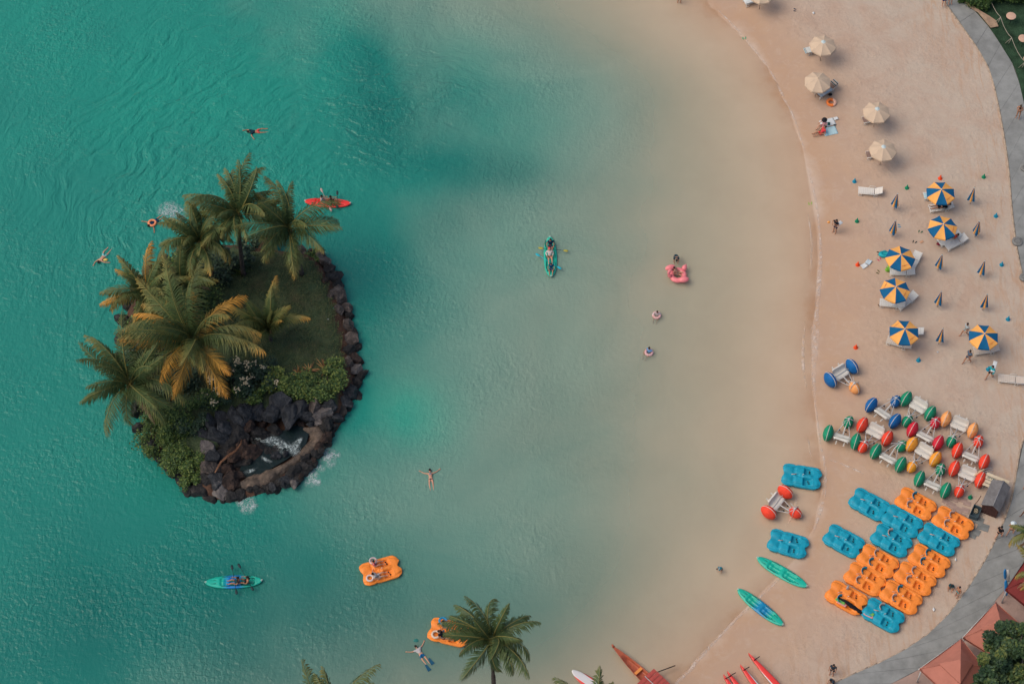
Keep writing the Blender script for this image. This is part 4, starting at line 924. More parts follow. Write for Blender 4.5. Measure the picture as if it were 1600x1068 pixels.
def pb_h(x, y, s_, t_):
    ay = abs(y); h = .47
    h -= .10*ss(.62, .80, abs(t_))**2                          # rounded gunwale
    h += .06*rect(x, ay, -1.32, -.85, .22, .58, .18)           # rear deck pontoons
    h -= .03*gs(y, 0, .14)*ss(-.7, -1.0, x)*ss(-1.6, -1.2, x)
    h -= .05*rect(x, ay, -.70, -.52, .12, .60, .08)            # trough behind seats
    h += .03*rect(x, ay, -.46, .10, .18, .72, .04)             # seat pans
    well = rect(x, ay, .16, .80, .18, .70, .05)
    h -= .30*well*(1-.75*ss(.42, .84, x))                      # foot wells, floor rising forward
    h += .09*gs(y, 0, .12)*ss(-.1, .15, x)*ss(.95, .6, x)      # centre ridge
    h -= .10*rect(x, ay, -.50, -.20, 0, .08, .03)              # lever slot
    h -= .03*gs(y, 0, .12)*ss(.95, 1.2, x)
    h -= .10*ss(1.15, 1.5, x)+.06*ss(-1.3, -1.5, x)
    return h
def pb_hull(s_, t_):
    e = max(abs(s_), 0)**6; return (1-.06*abs(s_)**8, .90-.05*abs(s_)**4, -.06+.16*e)
PB = hf_solid(72, 46, pb_x, pb_y, pb_h, pb_hull).mesh('hull')
ARC = MB().torus(.17, .055, 12, 6, Matrix.Translation((0, 0, .0)), a0=R(95), a1=R(265)).mesh('seat_back')
def backrest_mesh():
    b = MB(); vs, fs = [], []
    for i in range(9):
        a = R(100)+R(160)*i/8
        for r_, z in ((.20, 0), (.235, .16), (.26, .30), (.31, .29), (.28, .15), (.24, 0)): vs.append((r_*math.cos(a), r_*math.sin(a)*1.1, z))
    for i in range(8):
        for k in range(6): fs.append((i*6+k, (i+1)*6+k, (i+1)*6+(k+1) % 6, i*6+(k+1) % 6))
    fs += [tuple(range(6)), tuple(48+k for k in range(6))[::-1]]
    return b.add(vs, fs, True).mesh('seat_back')
BR = {k: backrest_mesh() for k in 'bg'}; m_brb = mat('blue_seat_back', (.006, .17, .26), .5); m_brg = mat('grey_seat_back', (.40, .30, .26), .6)
BR['b'].materials.append(m_brb); BR['g'].materials.append(m_brg)
PED = MB(); PED.tube([(0, -.13, 0), (0, .13, 0)], .02, 6); PED.box((0, -.10, .07), (.10, .08, .04)); PED.box((0, .10, -.05), (.10, .08, .04)); PED.box((0, -.10, .03), (.02, .02, .12)); PED = PED.mesh('pedals'); PED.materials.append(m_dk)
LEV = MB(); LEV.tube([(0, 0, 0), (.04, 0, .12), (.10, 0, .2)], .022, 6); LEV = LEV.mesh('steering_lever'); LEV.materials.append(m_white)
RAILM = MB().tube([(-.18, 0, 0), (.18, 0, 0)], .028, 6).mesh('grab_handle'); RAILM.materials.append(mat('pale_pink_plastic', (.62, .33, .24), .5))
KNOB = MB().ell((0, 0, 0), (.05, .05, .06), 7, 5).mesh('knob'); KNOB.materials.append(m_brb)
PBM = {'o': PB.copy(), 'b': PB.copy()}; PBM['o'].materials.append(m_ob); PBM['b'].materials.append(m_bb)
def pedal_boat(px, py, dx, dy, col, label, backs='  ', z=None, float_=False, group=None):
    c = P(px, py, .45); rz = head(px, py, dx, dy); g0 = -.12 if float_ else gz(c.x, c.y)+.02
    t = thing('pedal_boat', label, 'pedal boat', (c.x, c.y, g0), rz, group); link('hull', PBM[col], None, t)
    for k, sg in enumerate((1, -1)):
        if backs[k] in 'bg': link('seat_back', BR[backs[k]], None, t, loc=(-.26, sg*.43, .48), rot=(0, 0, random.uniform(-.15, .15)))
        link('pedals', PED, None, t, loc=(.52, sg*.44, .34), rot=(0, random.uniform(0, 3), random.uniform(-.2, .2)))
    link('steering_lever', LEV, None, t, loc=(.02, .0, .55)); 
    if col == 'o': link('grab_handle', RAILM, None, t, loc=(-.62, .05, .50), rot=(0, 0, .7+random.uniform(-.4, .4))); link('knob', KNOB, None, t, loc=(-.20, -.60, .52))
    else: link('grab_handle', RAILM, mat('blue_handle', (.01, .3, .40), .5) if False else None, t, loc=(-.62, .02, .47), rot=(0, 0, .3))
    return t
gp = 'pedal boats drawn up on the sand'
for px, py, c_, bk, lab in (
    (1359,788,'b','  ','blue pedal boat at the upper left of the beached group'),(1410,815,'b','  ','blue pedal boat directly below the upper orange one'),(1393,845,'b','g ','blue pedal boat with one grey seat back, above the left orange row'),(1467,844,'b','  ','blue pedal boat above the right orange row'),(1319,845,'b','  ','blue pedal boat alone at the left of the beached group'),(1380,962,'b','g ','blue pedal boat at the bottom of the group with pink and green towels'),
    (1431,788,'o','bg','topmost beached orange pedal boat, below the green wheels'),(1489,818,'o','gg','orange pedal boat nearest the shed'),(1372,877,'o','gb','top orange pedal boat of the left row'),(1352,905,'o','bg','middle orange pedal boat of the left row'),(1323,934,'o',' b','bottom left orange pedal boat with a towel and black strap'),
    (1452,877,'o','bb','top orange pedal boat of the right row'),(1430,905,'o','gg','middle orange pedal boat of the right row'),(1408,934,'o','bg','lowest orange pedal boat of the right row')):
    pedal_boat(px, py, 55, 30, c_, lab, bk, group=gp)
pedal_boat(1253, 743, 55, 9, 'b', 'blue pedal boat at the waterline above the red wheeled trike', '  ')
pedal_boat(1232, 848, 55, 16, 'b', 'blue pedal boat in the shallows below the red wheeled trike', '  ')
b1 = pedal_boat(595, 888, 55, -16, 'o', 'orange pedal boat out on the water with two riders', '  ', float_=True)
b2 = pedal_boat(702, 985, 55, 13, 'o', 'orange pedal boat half hidden behind the bottom palm', ' b', float_=True)

# --- kayaks
def kayak_mesh(L, W, cockpits, name='hull', closed_bow=1.2):
    def xf(s_, t_): return L/2*s_
    def yf(x, s_, t_): q = abs(s_); return t_*W/2*max(.02, (1-q**2.3))**.52
    def hf(x, y, s_, t_):
        h = .26+.05*abs(s_)**3-.10*abs(t_)**4*(1)
        h -= .05*ss(.55, .75, abs(t_))*ss(.93, .75, abs(t_))*0
        for cx in cockpits:
            h -= .16*rect(x, abs(y), cx-.55, cx+.42, 0, W*.27, .07); h += .07*rect(x, abs(y), cx-.50, cx-.28, 0, W*.22, .05)
        h -= .04*rect(x, abs(abs(y)-W*.20), L*.27, L*.36, 0, .03, .02)+.04*rect(x, abs(abs(y)-W*.14), -L*.40, -L*.30, 0, .03, .02)
        return h
    def hull(s_, t_): return (1-.03*abs(s_)**4, .72, -.08+.30*abs(s_)**5)
    return hf_solid(60, 20, xf, yf, hf, hull).mesh(name)
def kayakmat(name, a, b2=None, lo=-.2, hi=.9, edge=.35):
    m, n, b, oc = newmat(name); b.inputs['Roughness'].default_value = .4
    if b2 is None: b.inputs['Base Color'].default_value = (*a, 1); return m
    sp_ = N(n, 'ShaderNodeSeparateXYZ'); n.links.new(oc, sp_.inputs[0])
    f = ramp(n, mth(n, 'DIVIDE', mth(n, 'ADD', sp_.outputs[0], 2.2), 4.4, clamp=True), [(max(0, (lo+2.2)/4.4-.07), a), ((lo+2.2)/4.4+.05, b2), ((hi+2.2)/4.4-.05, b2), (min(1, (hi+2.2)/4.4+.07), a)])
    n.links.new(f, b.inputs['Base Color']); return m
mk_g = kayakmat('green_kayak_plastic', (.004, .42, .30)); mk_gb = kayakmat('green_blue_kayak_plastic', (.004, .40, .28), (.003, .22, .42), -.35, .75)
mk_gb2 = kayakmat('green_blue_kayak_plastic_two', (.004, .40, .29), (.004, .20, .58), -.55, .55); mk_r = kayakmat('red_kayak_plastic', (.78, .035, .025))
m_strap = mat('dark_green_strap', (.004, .09, .07), .7)
def kayak(px, py, dx, dy, L, W, m, cock, label, float_=False, hatch=True):
    c = P(px, py, .25); rz = head(px, py, dx, dy); z = -.05 if float_ else gz(c.x, c.y)+.03
    me = kayak_mesh(L, W, cock); me.materials.append(m); t = thing('kayak', label, 'kayak', (c.x, c.y, z), rz); link('hull', me, None, t)
    for cx in cock:
        for sg in (-1, 1): MB().tube([(cx-.5, sg*W*.33, .25), (cx-.1, sg*W*.36, .255), (cx+.15, sg*W*.35, .25)], .022, 5, flat=.6).build('seat_strap', m_strap, t)
        for sg in (-1, 1): MB().box((cx+.58, sg*.13, .232), (.20, .09, .02)).build('foot_rest', m_strap, t)
    for x, w2 in ((L*.315, W*.20), (-L*.36, W*.14)):
        for sg in (-1, 1): MB().tube([(x-.22, sg*w2, .24), (x+.22, sg*w2*.85, .245)], .02, 5).build('deck_line', m_strap, t)
    for x in (-L/2+.03, L/2-.03): MB().torus(.06, .015, 10, 5, Matrix.Translation((x, 0, .31))).build('carry_handle', m_white, t)
    return t
kayak(512, 315, 60, 3, 3.75, .92, mk_r, (-.45, .55), 'red kayak with two paddlers off the north tip of the island', True)
kayak(860, 400, 2, 60, 3.9, 1.06, mk_g, (-1.1, 0, 1.0), 'green kayak with three people in the open lagoon', True)
kayak(365, 907, 60, -2, 4.15, 1.06, mk_gb2, (-.4, .3, 1.1), 'green and blue kayak with two paddlers left of the bottom', True)
kayak(1222, 893, 60, 35, 4.25, .98, mk_g, (-.55, .75), 'plain green kayak beached half in the water')
kayak(1188, 948, 58, 46, 4.25, .98, mk_gb, (-.55, .75), 'green kayak with blue middle beached below the plain green one')
def paddle(x0, y0, x1, y1, z0, z1, cs, cb, label):
    a, b_ = P(x0, y0, z0), P(x1, y1, z1); d = (b_-a).normalized(); c = (a+b_)/2; t = thing('paddle', label, 'paddle', c)
    MB().tube([a-c, b_-c], .018, 6).build('shaft', cs, t)
    for e, sg in ((a-c, -1), (b_-c, 1)):
        dd = d*sg; b = MB(); b.tube([e-dd*.42, e-dd*.32, e-dd*.12, e], [.02, .085, .10, .05], 8, flat=.2); b.build('blade', cb, t)
m_py = mat('yellow_blade', (.42, .36, .04), .5); m_pb = mat('cyan_blade', (.01, .42, .52), .5); m_pk = mat('black_blade', (.01, .03, .035), .5)
paddle(841, 387, 888, 392, .45, .30, m_pk, m_py, 'paddle with yellow blades held by the front paddler of the green kayak')
paddle(837, 396, 877, 420, .45, .35, m_pb, m_pb, 'cyan paddle across the middle of the green kayak')
paddle(362, 882, 370, 928, .5, .35, m_pk, m_pk, 'left black paddle over the green and blue kayak')
paddle(372, 880, 396, 922, .5, .35, m_pk, m_pk, 'right slanting black paddle over the green and blue kayak')
paddle(527, 298, 527, 326, .6, .3, m_pk, m_pk, 'black paddle held upright by the right paddler of the red kayak')
paddle(501, 294, 518, 330, .6, .25, mat('pale_pink_paddle', (.42, .30, .26), .6), mat('pale_pink_paddle', (.42, .30, .26), .6), 'faded pink paddle of the left paddler in the red kayak')

# --- trikes with big balloon wheels
WC = {'b': (.004, .115, .34), 'g': (.004, .24, .125), 'r': (.82, .062, .03), 'c': (.60, .022, .045), 'y': (.86, .34, .035), 'o': (.84, .36, .12)}
def wheel_mesh(Rw, W, paddles=True):
    b = MB(); n = 28; prof = []
    for i in range(11):
        q = -1+2*i/10; prof.append((Rw*max(.16, (1-abs(q)**2.0))**.52, q*W/2))
    vs, fs = [], []
    for i, (r, z) in enumerate(prof):
        for k in range(n):
            a = 2*PI*k/n; rr_ = r*(1-(.13*(1 if k % 4 == 0 else 0) if (paddles and 2 <= i <= 8 and i != 5) else 0)*(1 if i > 5 else .6))
            vs.append((rr_*math.cos(a), z, rr_*math.sin(a)))
    for i in range(10):
        for k in range(n): fs.append((i*n+k, i*n+(k+1) % n, (i+1)*n+(k+1) % n, (i+1)*n+k))
    fs.append(tuple(range(n))[::-1]); fs.append(tuple(10*n+k for k in range(n))); b.add(vs, fs, True)
    return b
def rim_mesh(Rw):
    b = MB(); b.torus(Rw*1.0, .024, 30, 6, Matrix.Rotation(PI/2, 4, 'X')); return b
WM = {}
def wheel(t, loc, col, big=True, rz=0):
    Rw, W_ = (.66, .74) if big else (.52, .72)
    if (col, big) not in WM:
        me = wheel_mesh(Rw, W_, big).mesh('wheel'); me.materials.append(mat('wheel_plastic_'+col, WC[col], .6, .25, .14, 4)); rm = rim_mesh(Rw).mesh('seam'); rm.materials.append(mat('pale_seam', (.58, .52, .46), .6)); WM[(col, big)] = (me, rm)
    o = link('wheel', WM[(col, big)][0], None, t, loc=loc, rot=(0, random.uniform(0, 3), rz)); link('seam', WM[(col, big)][1], None, o); return o
m_seat = mat('cream_seat', (.60, .58, .52), .5, .3, .06, 4); m_frame = mat('white_tube', (.50, .51, .50), .4, .4)
def seat_mesh():
    b = MB(); vs, fs = [], []
    prof = [(-.62, .92, .46), (-.50, .96, .52), (-.40, .60, .56), (-.30, .52, .56), (.10, .50, .56), (.20, .44, .50)]
    for x, z, w_ in prof:
        for y in (-1, -.8, -.06, .06, .8, 1): vs.append((x, y*w_*1.15, z-(.03 if abs(y) < .1 else 0)-(.05 if abs(y) == 1 else 0)))
    n0 = len(vs); vs += [(x-(.0 if i > 1 else .03), y, z-.05) for i, (x, y, z) in enumerate(vs)]
    I = lambda i, j: i*6+j
    for i in range(5):
        for j in range(5): fs.append((I(i, j), I(i, j+1), I(i+1, j+1), I(i+1, j))); fs.append((n0+I(i+1, j), n0+I(i+1, j+1), n0+I(i, j+1), n0+I(i, j)))
    for i in range(5):
        for j in (0, 5): f = (I(i, j), I(i+1, j), n0+I(i+1, j), n0+I(i, j)); fs.append(f if j == 0 else f[::-1])
    for j in range(5):
        for i in (0, 5): f = (I(i, j), n0+I(i, j), n0+I(i, j+1), I(i, j+1)); fs.append(f if i == 0 else f[::-1])
    return b.add(vs, fs, False).mesh('seat')
SEAT = seat_mesh(); SEAT.materials.append(m_seat)
LEGM = MB().box((0, 0, 0), (.34, .09, .09)).mesh('seat_bracket'); LEGM.materials.append(m_seat)
def trike(wa, wb, fr, ca, cb, cf, label, dz=0.0, h=.45):
    """wa, wb: pixels of the two rear wheels, fr: pixel of the front wheel (all wheel centres)"""
    A_, B_, F_ = P(*wa, .66), P(*wb, .66), P(*fr, .52); mid = (A_+B_)/2; ax = (B_-A_)
    rz = math.atan2(ax.y, ax.x)+PI/2; fwd = Vector((math.cos(rz), math.sin(rz), 0))
    if (F_-mid).dot(fwd) < 0: rz += PI; A_, B_, ca, cb = A_, B_, ca, cb
    g0 = gz(mid.x, mid.y)+dz; t = thing('water_trike', label, 'water trike', (mid.x, mid.y, g0), rz, 'big wheeled water trikes')
    Mi = Matrix.Rotation(-rz, 3, 'Z'); la, lb, lf = (Mi @ (q-mid) for q in (A_, B_, F_))
    tr_ = abs((la.y-lb.y)/2); tr_ = min(max(tr_, .95), 1.15); sa = 1 if la.y > 0 else -1
    fx = min(max(lf.x, 1.15), 1.55); fy = max(-.35, min(.35, lf.y)); st = math.atan2(fy, fx)*1.2+random.uniform(-.12, .12)
    wheel(t, (0, sa*tr_, .66), ca); wheel(t, (0, -sa*tr_, .66), cb); wheel(t, (fx, fy, .52), cf, False, st)
    link('seat', SEAT, None, t, loc=(.12, 0, .12)); 
    for y in (-.30, .30): link('seat_bracket', LEGM, None, t, loc=(-.62, y, .74), rot=(0, .3, 0))
    b = MB(); b.tube([(0, -tr_, .66), (0, tr_, .66)], .035, 7); b.build('axle', m_frame, t)
    b = MB()
    for y in (-.52, .52): b.tube([(-.35, y, .55), (.35, y, .50), (fx-.42, y*.45, .62), (fx-.10, fy*.5, 1.06)], .028, 6)
    b.tube([(.32, -.52, .50), (.32, .52, .50)], .026, 6); b.build('side_frame', m_frame, t)
    MB().tube([(.2, 0, .52), (fx-.45, 0, .58), (fx-.08, fy*.6, 1.05)], .05, 7).build('centre_beam', m_frame, t)
    b = MB(); b.tube([(fx, fy-.36, .52), (fx-.03, fy-.34, 1.0), (fx-.06, fy, 1.12), (fx-.03, fy+.34, 1.0), (fx, fy+.36, .52)], .028, 6); b.build('fork', m_frame, t)
    b = MB(); b.tube([(fx-.08, fy, 1.1), (fx-.18, fy*.8, 1.2), (fx-.55, -.30, 1.12), (fx-.62, -.34, 1.1)], .02, 6); b.tube([(fx-.18, fy*.8, 1.2), (fx-.55, .30, 1.12), (fx-.62, .34, 1.1)], .02, 6)
    b.build('handlebar', m_frame, t)
    MB().ell((fx-.08, fy*.9, 1.13), (.10, .10, .09), 8, 5).build('steering_head', m_frame, t)
    for y in (-.26, .26):
        o = MB().tube([(.62, y, .45), (.72, y+.1, .38)], .02, 5).box((.74, y+.12, .36), (.12, .10, .05)).build('pedal', m_dk, t)
    return t
trike((1297,594),(1331,573),(1340,612),'b','b','o','trike with two blue wheels and an orange front wheel, above the others')
trike((1201,800),(1227,768),(1251,806),'r','r','r','red wheeled trike standing in the shallow water',)
trike((1361,634),(1398,659),(1404,623),'b','b','b','blue wheeled trike at the upper left of the trike cluster')
trike((1415,625),(1453,648),(1411,668),'g','g','g','green wheeled trike facing down at the top of the cluster')
trike((1425,673),(1465,694),(1467,653),'c','c','c','crimson wheeled trike in the middle of the cluster')
trike((1477,657),(1519,675),(1482,700),'o','o','g','trike with pale orange rear wheels and a green front wheel')
trike((1495,706),(1537,724),(1531,686),'r','r','r','red wheeled trike at the right end of the cluster facing up')
trike((1294,677),(1337,690),(1328,653),'g','g','g','green wheeled trike at the waterline, leftmost of the cluster')
trike((1347,665),(1386,686),(1343,707),'r','r','r','red wheeled trike facing down next to the leftmost green one')
trike((1368,706),(1407,727),(1413,693),'g','g','g','green wheeled trike facing up between the red and yellow ones')
trike((1424,696),(1461,719),(1418,739),'y','y','y','yellow wheeled trike facing down in the cluster')
trike((1436,750),(1477,768),(1475,724),'g','g','g','green wheeled trike at the lower edge above the top orange boat')
trike((1490,734),(1531,752),(1495,776),'r','r','r','red wheeled trike beside the shed, facing down')

# --- outrigger canoes and boards at the bottom edge
def canoe(x0, y0, x1, y1, W, m, label, z=.45, inner=None, tail=1.0, deck=None, name='outrigger_canoe', cat='canoe', hh=.5, base=None, blunt=.8):
    a, b_ = P(x0, y0, z), P(x1, y1, z); L = (b_-a).length*tail; d = (b_-a).normalized(); c = a+d*L/2; rz = math.atan2(d.y, d.x)+PI   # bow (+x) at the first pixel
    def xf(s_, t_): return L/2*s_
    def yf(x, s_, t_): return t_*W/2*max(.02, (1-abs(s_)**2.0))**blunt
    def hf(x, y, s_, t_): return hh+.12*abs(s_)**4-(.30*ss(.80, .66, abs(t_))*ss(.80, .68, abs(s_)) if inner else .04*abs(t_)**3)
    me = hf_solid(64, 14, xf, yf, hf, lambda s_, t_: (1-.02*abs(s_), .35, .0+.25*abs(s_)**4)).mesh('hull'); me.materials.append(m)
    g0 = max(-.1, float(ground_h(c.x, c.y)[0][0])) if base is None else base; t = thing(name, label, cat, (c.x, c.y, g0), rz); link('hull', me, None, t)
    return t, L
m_red = mat('red_hull_paint', (.78, .05, .04), .35, .4, .08, 2); m_cw = mat('white_hull_paint', (.60, .58, .56), .4, .4)
def redwhite(name, sgn=1, lo=.04):
    m, n, b, oc = newmat(name); sp_ = N(n, 'ShaderNodeSeparateXYZ'); n.links.new(oc, sp_.inputs[0])
    n.links.new(ramp(n, mth(n, 'ADD', mth(n, 'MULTIPLY', sp_.outputs[1], sgn), .5), [(0, (.60, .57, .55)), (.5-lo*2, (.78, .05, .04))], 'CONSTANT'), b.inputs['Base Color']); b.inputs['Roughness'].default_value = .35; return m
mrw = redwhite('red_white_hull', -1, .09); mrw2 = redwhite('red_white_hull_b', 1, .06)
for (x0, y0, x1, y1, W_, m_, lab) in ((1169,1022,1214,1072,.52,mrw,'longest red outrigger hull with a white edge, rightmost at the bottom'),(1156,1040,1186,1078,.50,mrw2,'red and white open hull left of the longest red one'),(1136,1050,1160,1082,.42,mrw,'thin red hull with pale deck'),(1130,1055,1150,1084,.42,mrw2,'leftmost red and white hull tip at the bottom edge')):
    t, L = canoe(x0, y0, x1, y1, W_, m_, lab, tail=2.2)
    for dy_ in (-.3,): MB().tube([(L*.40, -.45, .55), (L*.40, .1, .62)], .03, 5).build('crossbar', m_black, t)
board_mat, n, b, oc = newmat('board_red_white'); sp_ = N(n, 'ShaderNodeSeparateXYZ'); n.links.new(oc, sp_.inputs[0])
n.links.new(ramp(n, mth(n, 'ADD', sp_.outputs[1], .5), [(0, (.78, .05, .04)), (.17, (.66, .64, .62)), (.74, (.78, .05, .04))], 'CONSTANT'), b.inputs['Base Color']); b.inputs['Roughness'].default_value = .35
# white and red board seen between frond tips
t, L = canoe(894, 1047, 936, 1076, .95, board_mat, 'white board with red edge between the bottom palm fronds', tail=2.0, name='rescue_board', cat='board', hh=.22, z=.2, base=-.05, blunt=.5)
MB().box((-.1, .2, .27), (.7, .35, .12)).build('pack', m_black, t)
# brown canoe with bench and red deck
m_can = mat('varnished_red_wood', (.42, .10, .045), .35, .4, .25, 5); m_in = mat('dark_canoe_floor', (.16, .07, .05), .6, .2, .3, 5)
t, L = canoe(958, 1010, 1024, 1072, .95, m_can, 'brown wooden canoe with an orange bench and red slatted deck', inner=True, tail=2.0, base=-.05)
def cx_(q): return L/2-q*L
MB().box((cx_(.30), 0, .44), (.22, .80, .05)).build('bench', mat('orange_bench', (.75, .26, .06), .5), t)
MB().tube([(L/2-.05, 0, .55), (L/2+.12, 0, .72)], [.12, .06], 6).build('prow', m_can, t)
m_deck = mat('red_deck_board', (.42, .075, .06), .6, .2, .2, 4)
DB = MB().box((0, 0, 0), (.30, 1.7, .05)).mesh('plank'); DB.materials.append(m_deck)
for i in range(8): link('plank', DB, None, t, loc=(cx_(.40)-i*.33, 0, .68))
MB().tube([(cx_(.38), .05, .73), (cx_(.85), .05, .73)], .03, 5).build('rail', m_metal, t)
MB().tube([(cx_(.42), -.8, .62), (cx_(.42)-.5, -2.2, .5)], .04, 6).build('crossbar', m_black, t)
# ================================================================== PEOPLE
def skin(verts, edges, rads, sub=1, name='body'):
    me = bpy.data.meshes.new(name+'_skel'); me.from_pydata([tuple(v) for v in verts], edges, [])
    o = bpy.data.objects.new(name+'_skel', me); COL.objects.link(o)
    md = o.modifiers.new('s', 'SKIN'); sv = me.skin_vertices[0].data
    for i, r in enumerate(rads): sv[i].radius = (r, r) if not hasattr(r, '__len__') else r; sv[i].use_root = (i == 0)
    ms = o.modifiers.new('u', 'SUBSURF'); ms.levels = sub; ms.render_levels = sub
    dg = bpy.context.evaluated_depsgraph_get(); dg.update(); ev = o.evaluated_get(dg)
    out = bpy.data.meshes.new_from_object(ev, depsgraph=dg); bpy.data.objects.remove(o); bpy.data.meshes.remove(me)
    V = [tuple(v.co) for v in out.vertices]; F = [tuple(p.vertices) for p in out.polygons]; bpy.data.meshes.remove(out)
    return V, F
def J(**k): return {a: Vector(b) for a, b in k.items()}
def sym(base, **k):
    for a, (x, y, z) in k.items(): base[a+'R'] = Vector((x, y, z)); base[a+'L'] = Vector((-x, y, z))
    return base
POSE = {}
POSE['stand'] = sym(J(pelvis=(0,0,.93), belly=(0,0,1.10), chest=(0,.01,1.30), neck=(0,0,1.47), head=(0,.03,1.62)), hip=(.10,0,.90), knee=(.11,.03,.50), ankle=(.12,0,.09), toe=(.14,.17,.03), sh=(.18,0,1.41), elbow=(.25,-.03,1.13), wrist=(.25,.10,.90))
def vari(p, **k): q = {a: b.copy() for a, b in POSE[p].items()}; q.update({a: Vector(b) for a, b in k.items()}); return q
POSE['walk'] = vari('stand', kneeR=(.10,.22,.52), ankleR=(.11,.30,.10), toeR=(.12,.46,.04), kneeL=(-.10,-.02,.50), ankleL=(-.11,-.30,.16), toeL=(-.12,-.18,.03), wristR=(.27,-.12,.95), wristL=(-.26,.26,1.0))
POSE['phone'] = vari('stand', elbowR=(.25,.05,1.15), wristR=(.12,.28,1.28), elbowL=(-.25,.05,1.15), wristL=(-.10,.28,1.25), head=(0,.08,1.60))
POSE['akimbo'] = vari('stand', elbowR=(.40,-.05,1.18), wristR=(.28,.08,1.02), elbowL=(-.34,.10,1.30), wristL=(-.16,.24,1.45))
POSE['sit'] = sym(J(pelvis=(0,0,.12), belly=(0,-.06,.28), chest=(0,-.10,.48), neck=(0,-.09,.66), head=(0,-.05,.81)), hip=(.10,.03,.11), knee=(.16,.40,.30), ankle=(.13,.72,.08), toe=(.14,.80,.20), sh=(.18,-.10,.59), elbow=(.30,.02,.38), wrist=(.26,.28,.44))
POSE['sitback'] = vari('sit', chest=(0,-.20,.44), neck=(0,-.27,.60), head=(0,-.28,.75), shR=(.18,-.24,.54), shL=(-.18,-.24,.54), elbowR=(.30,-.2,.32), elbowL=(-.30,-.2,.32), wristR=(.22,.05,.26), wristL=(-.22,.05,.26), kneeR=(.13,.42,.2), kneeL=(-.15,.40,.28))
POSE['lie'] = sym(J(pelvis=(0,0,.10), belly=(0,-.17,.12), chest=(0,-.36,.17), neck=(0,-.53,.24), head=(0,-.68,.30)), hip=(.10,.03,.10), knee=(.12,.45,.14), ankle=(.13,.86,.08), toe=(.16,.92,.2), sh=(.18,-.46,.18), elbow=(.30,-.25,.10), wrist=(.22,.0,.16))
POSE['swim'] = sym(J(pelvis=(0,0,.02), belly=(0,.18,.04), chest=(0,.37,.05), neck=(0,.54,.07), head=(0,.68,.12)), hip=(.10,-.04,.02), knee=(.14,-.46,.0), ankle=(.12,-.86,-.03), toe=(.13,-1.02,-.03), sh=(.18,.46,.05), elbow=(.46,.54,.04), wrist=(.70,.72,.04))
POSE['swim2'] = vari('swim', kneeR=(.28,-.40,.0), ankleR=(.20,-.80,.01), toeR=(.2,-.96,.03), elbowR=(.30,.75,.03), wristR=(.26,1.02,.03), elbowL=(-.44,.42,.02), wristL=(-.66,.30,.03))
POSE['kneel'] = sym(J(pelvis=(0,-.05,.30), belly=(0,.0,.45), chest=(0,.10,.60), neck=(0,.22,.74), head=(0,.32,.84)), hip=(.10,-.03,.30), knee=(.14,.28,.08), ankle=(.14,-.12,.07), toe=(.14,-.26,.05), sh=(.17,.16,.70), elbow=(.24,.30,.45), wrist=(.16,.45,.22))
POSE['bend'] = vari('stand', belly=(0,.10,1.05), chest=(0,.28,1.14), neck=(0,.44,1.16), head=(0,.57,1.12), shR=(.18,.38,1.12), shL=(-.18,.38,1.12), elbowR=(.20,.42,.82), elbowL=(-.20,.42,.82), wristR=(.14,.5,.6), wristL=(-.14,.5,.6))
JN = ['pelvis','belly','chest','neck','hipR','kneeR','ankleR','toeR','hipL','kneeL','ankleL','toeL','shR','elbowR','wristR','shL','elbowL','wristL']
JE = [('pelvis','belly'),('belly','chest'),('chest','neck'),('pelvis','hipR'),('hipR','kneeR'),('kneeR','ankleR'),('ankleR','toeR'),('pelvis','hipL'),('hipL','kneeL'),('kneeL','ankleL'),('ankleL','toeL'),('chest','shR'),('shR','elbowR'),('elbowR','wristR'),('chest','shL'),('shL','elbowL'),('elbowL','wristL')]
JR = dict(pelvis=.125, belly=.115, chest=.13, neck=.058, hip=.092, knee=.060, ankle=.040, toe=.036, sh=.062, elbow=.044, wrist=.030)
SK = {'l': mat('skin_light', (.50, .27, .18), .6, .2), 'm': mat('skin_tan', (.38, .185, .11), .6, .2), 'd': mat('skin_brown', (.17, .08, .05), .6, .2)}
m_hair = mat('dark_hair', (.012, .010, .010), .6, .3); m_hairb = mat('brown_hair', (.07, .04, .02), .6, .3)
def cloth(c): return mat('cloth_%.3f_%.3f_%.3f' % c, c, .85, .1, .15, 9)
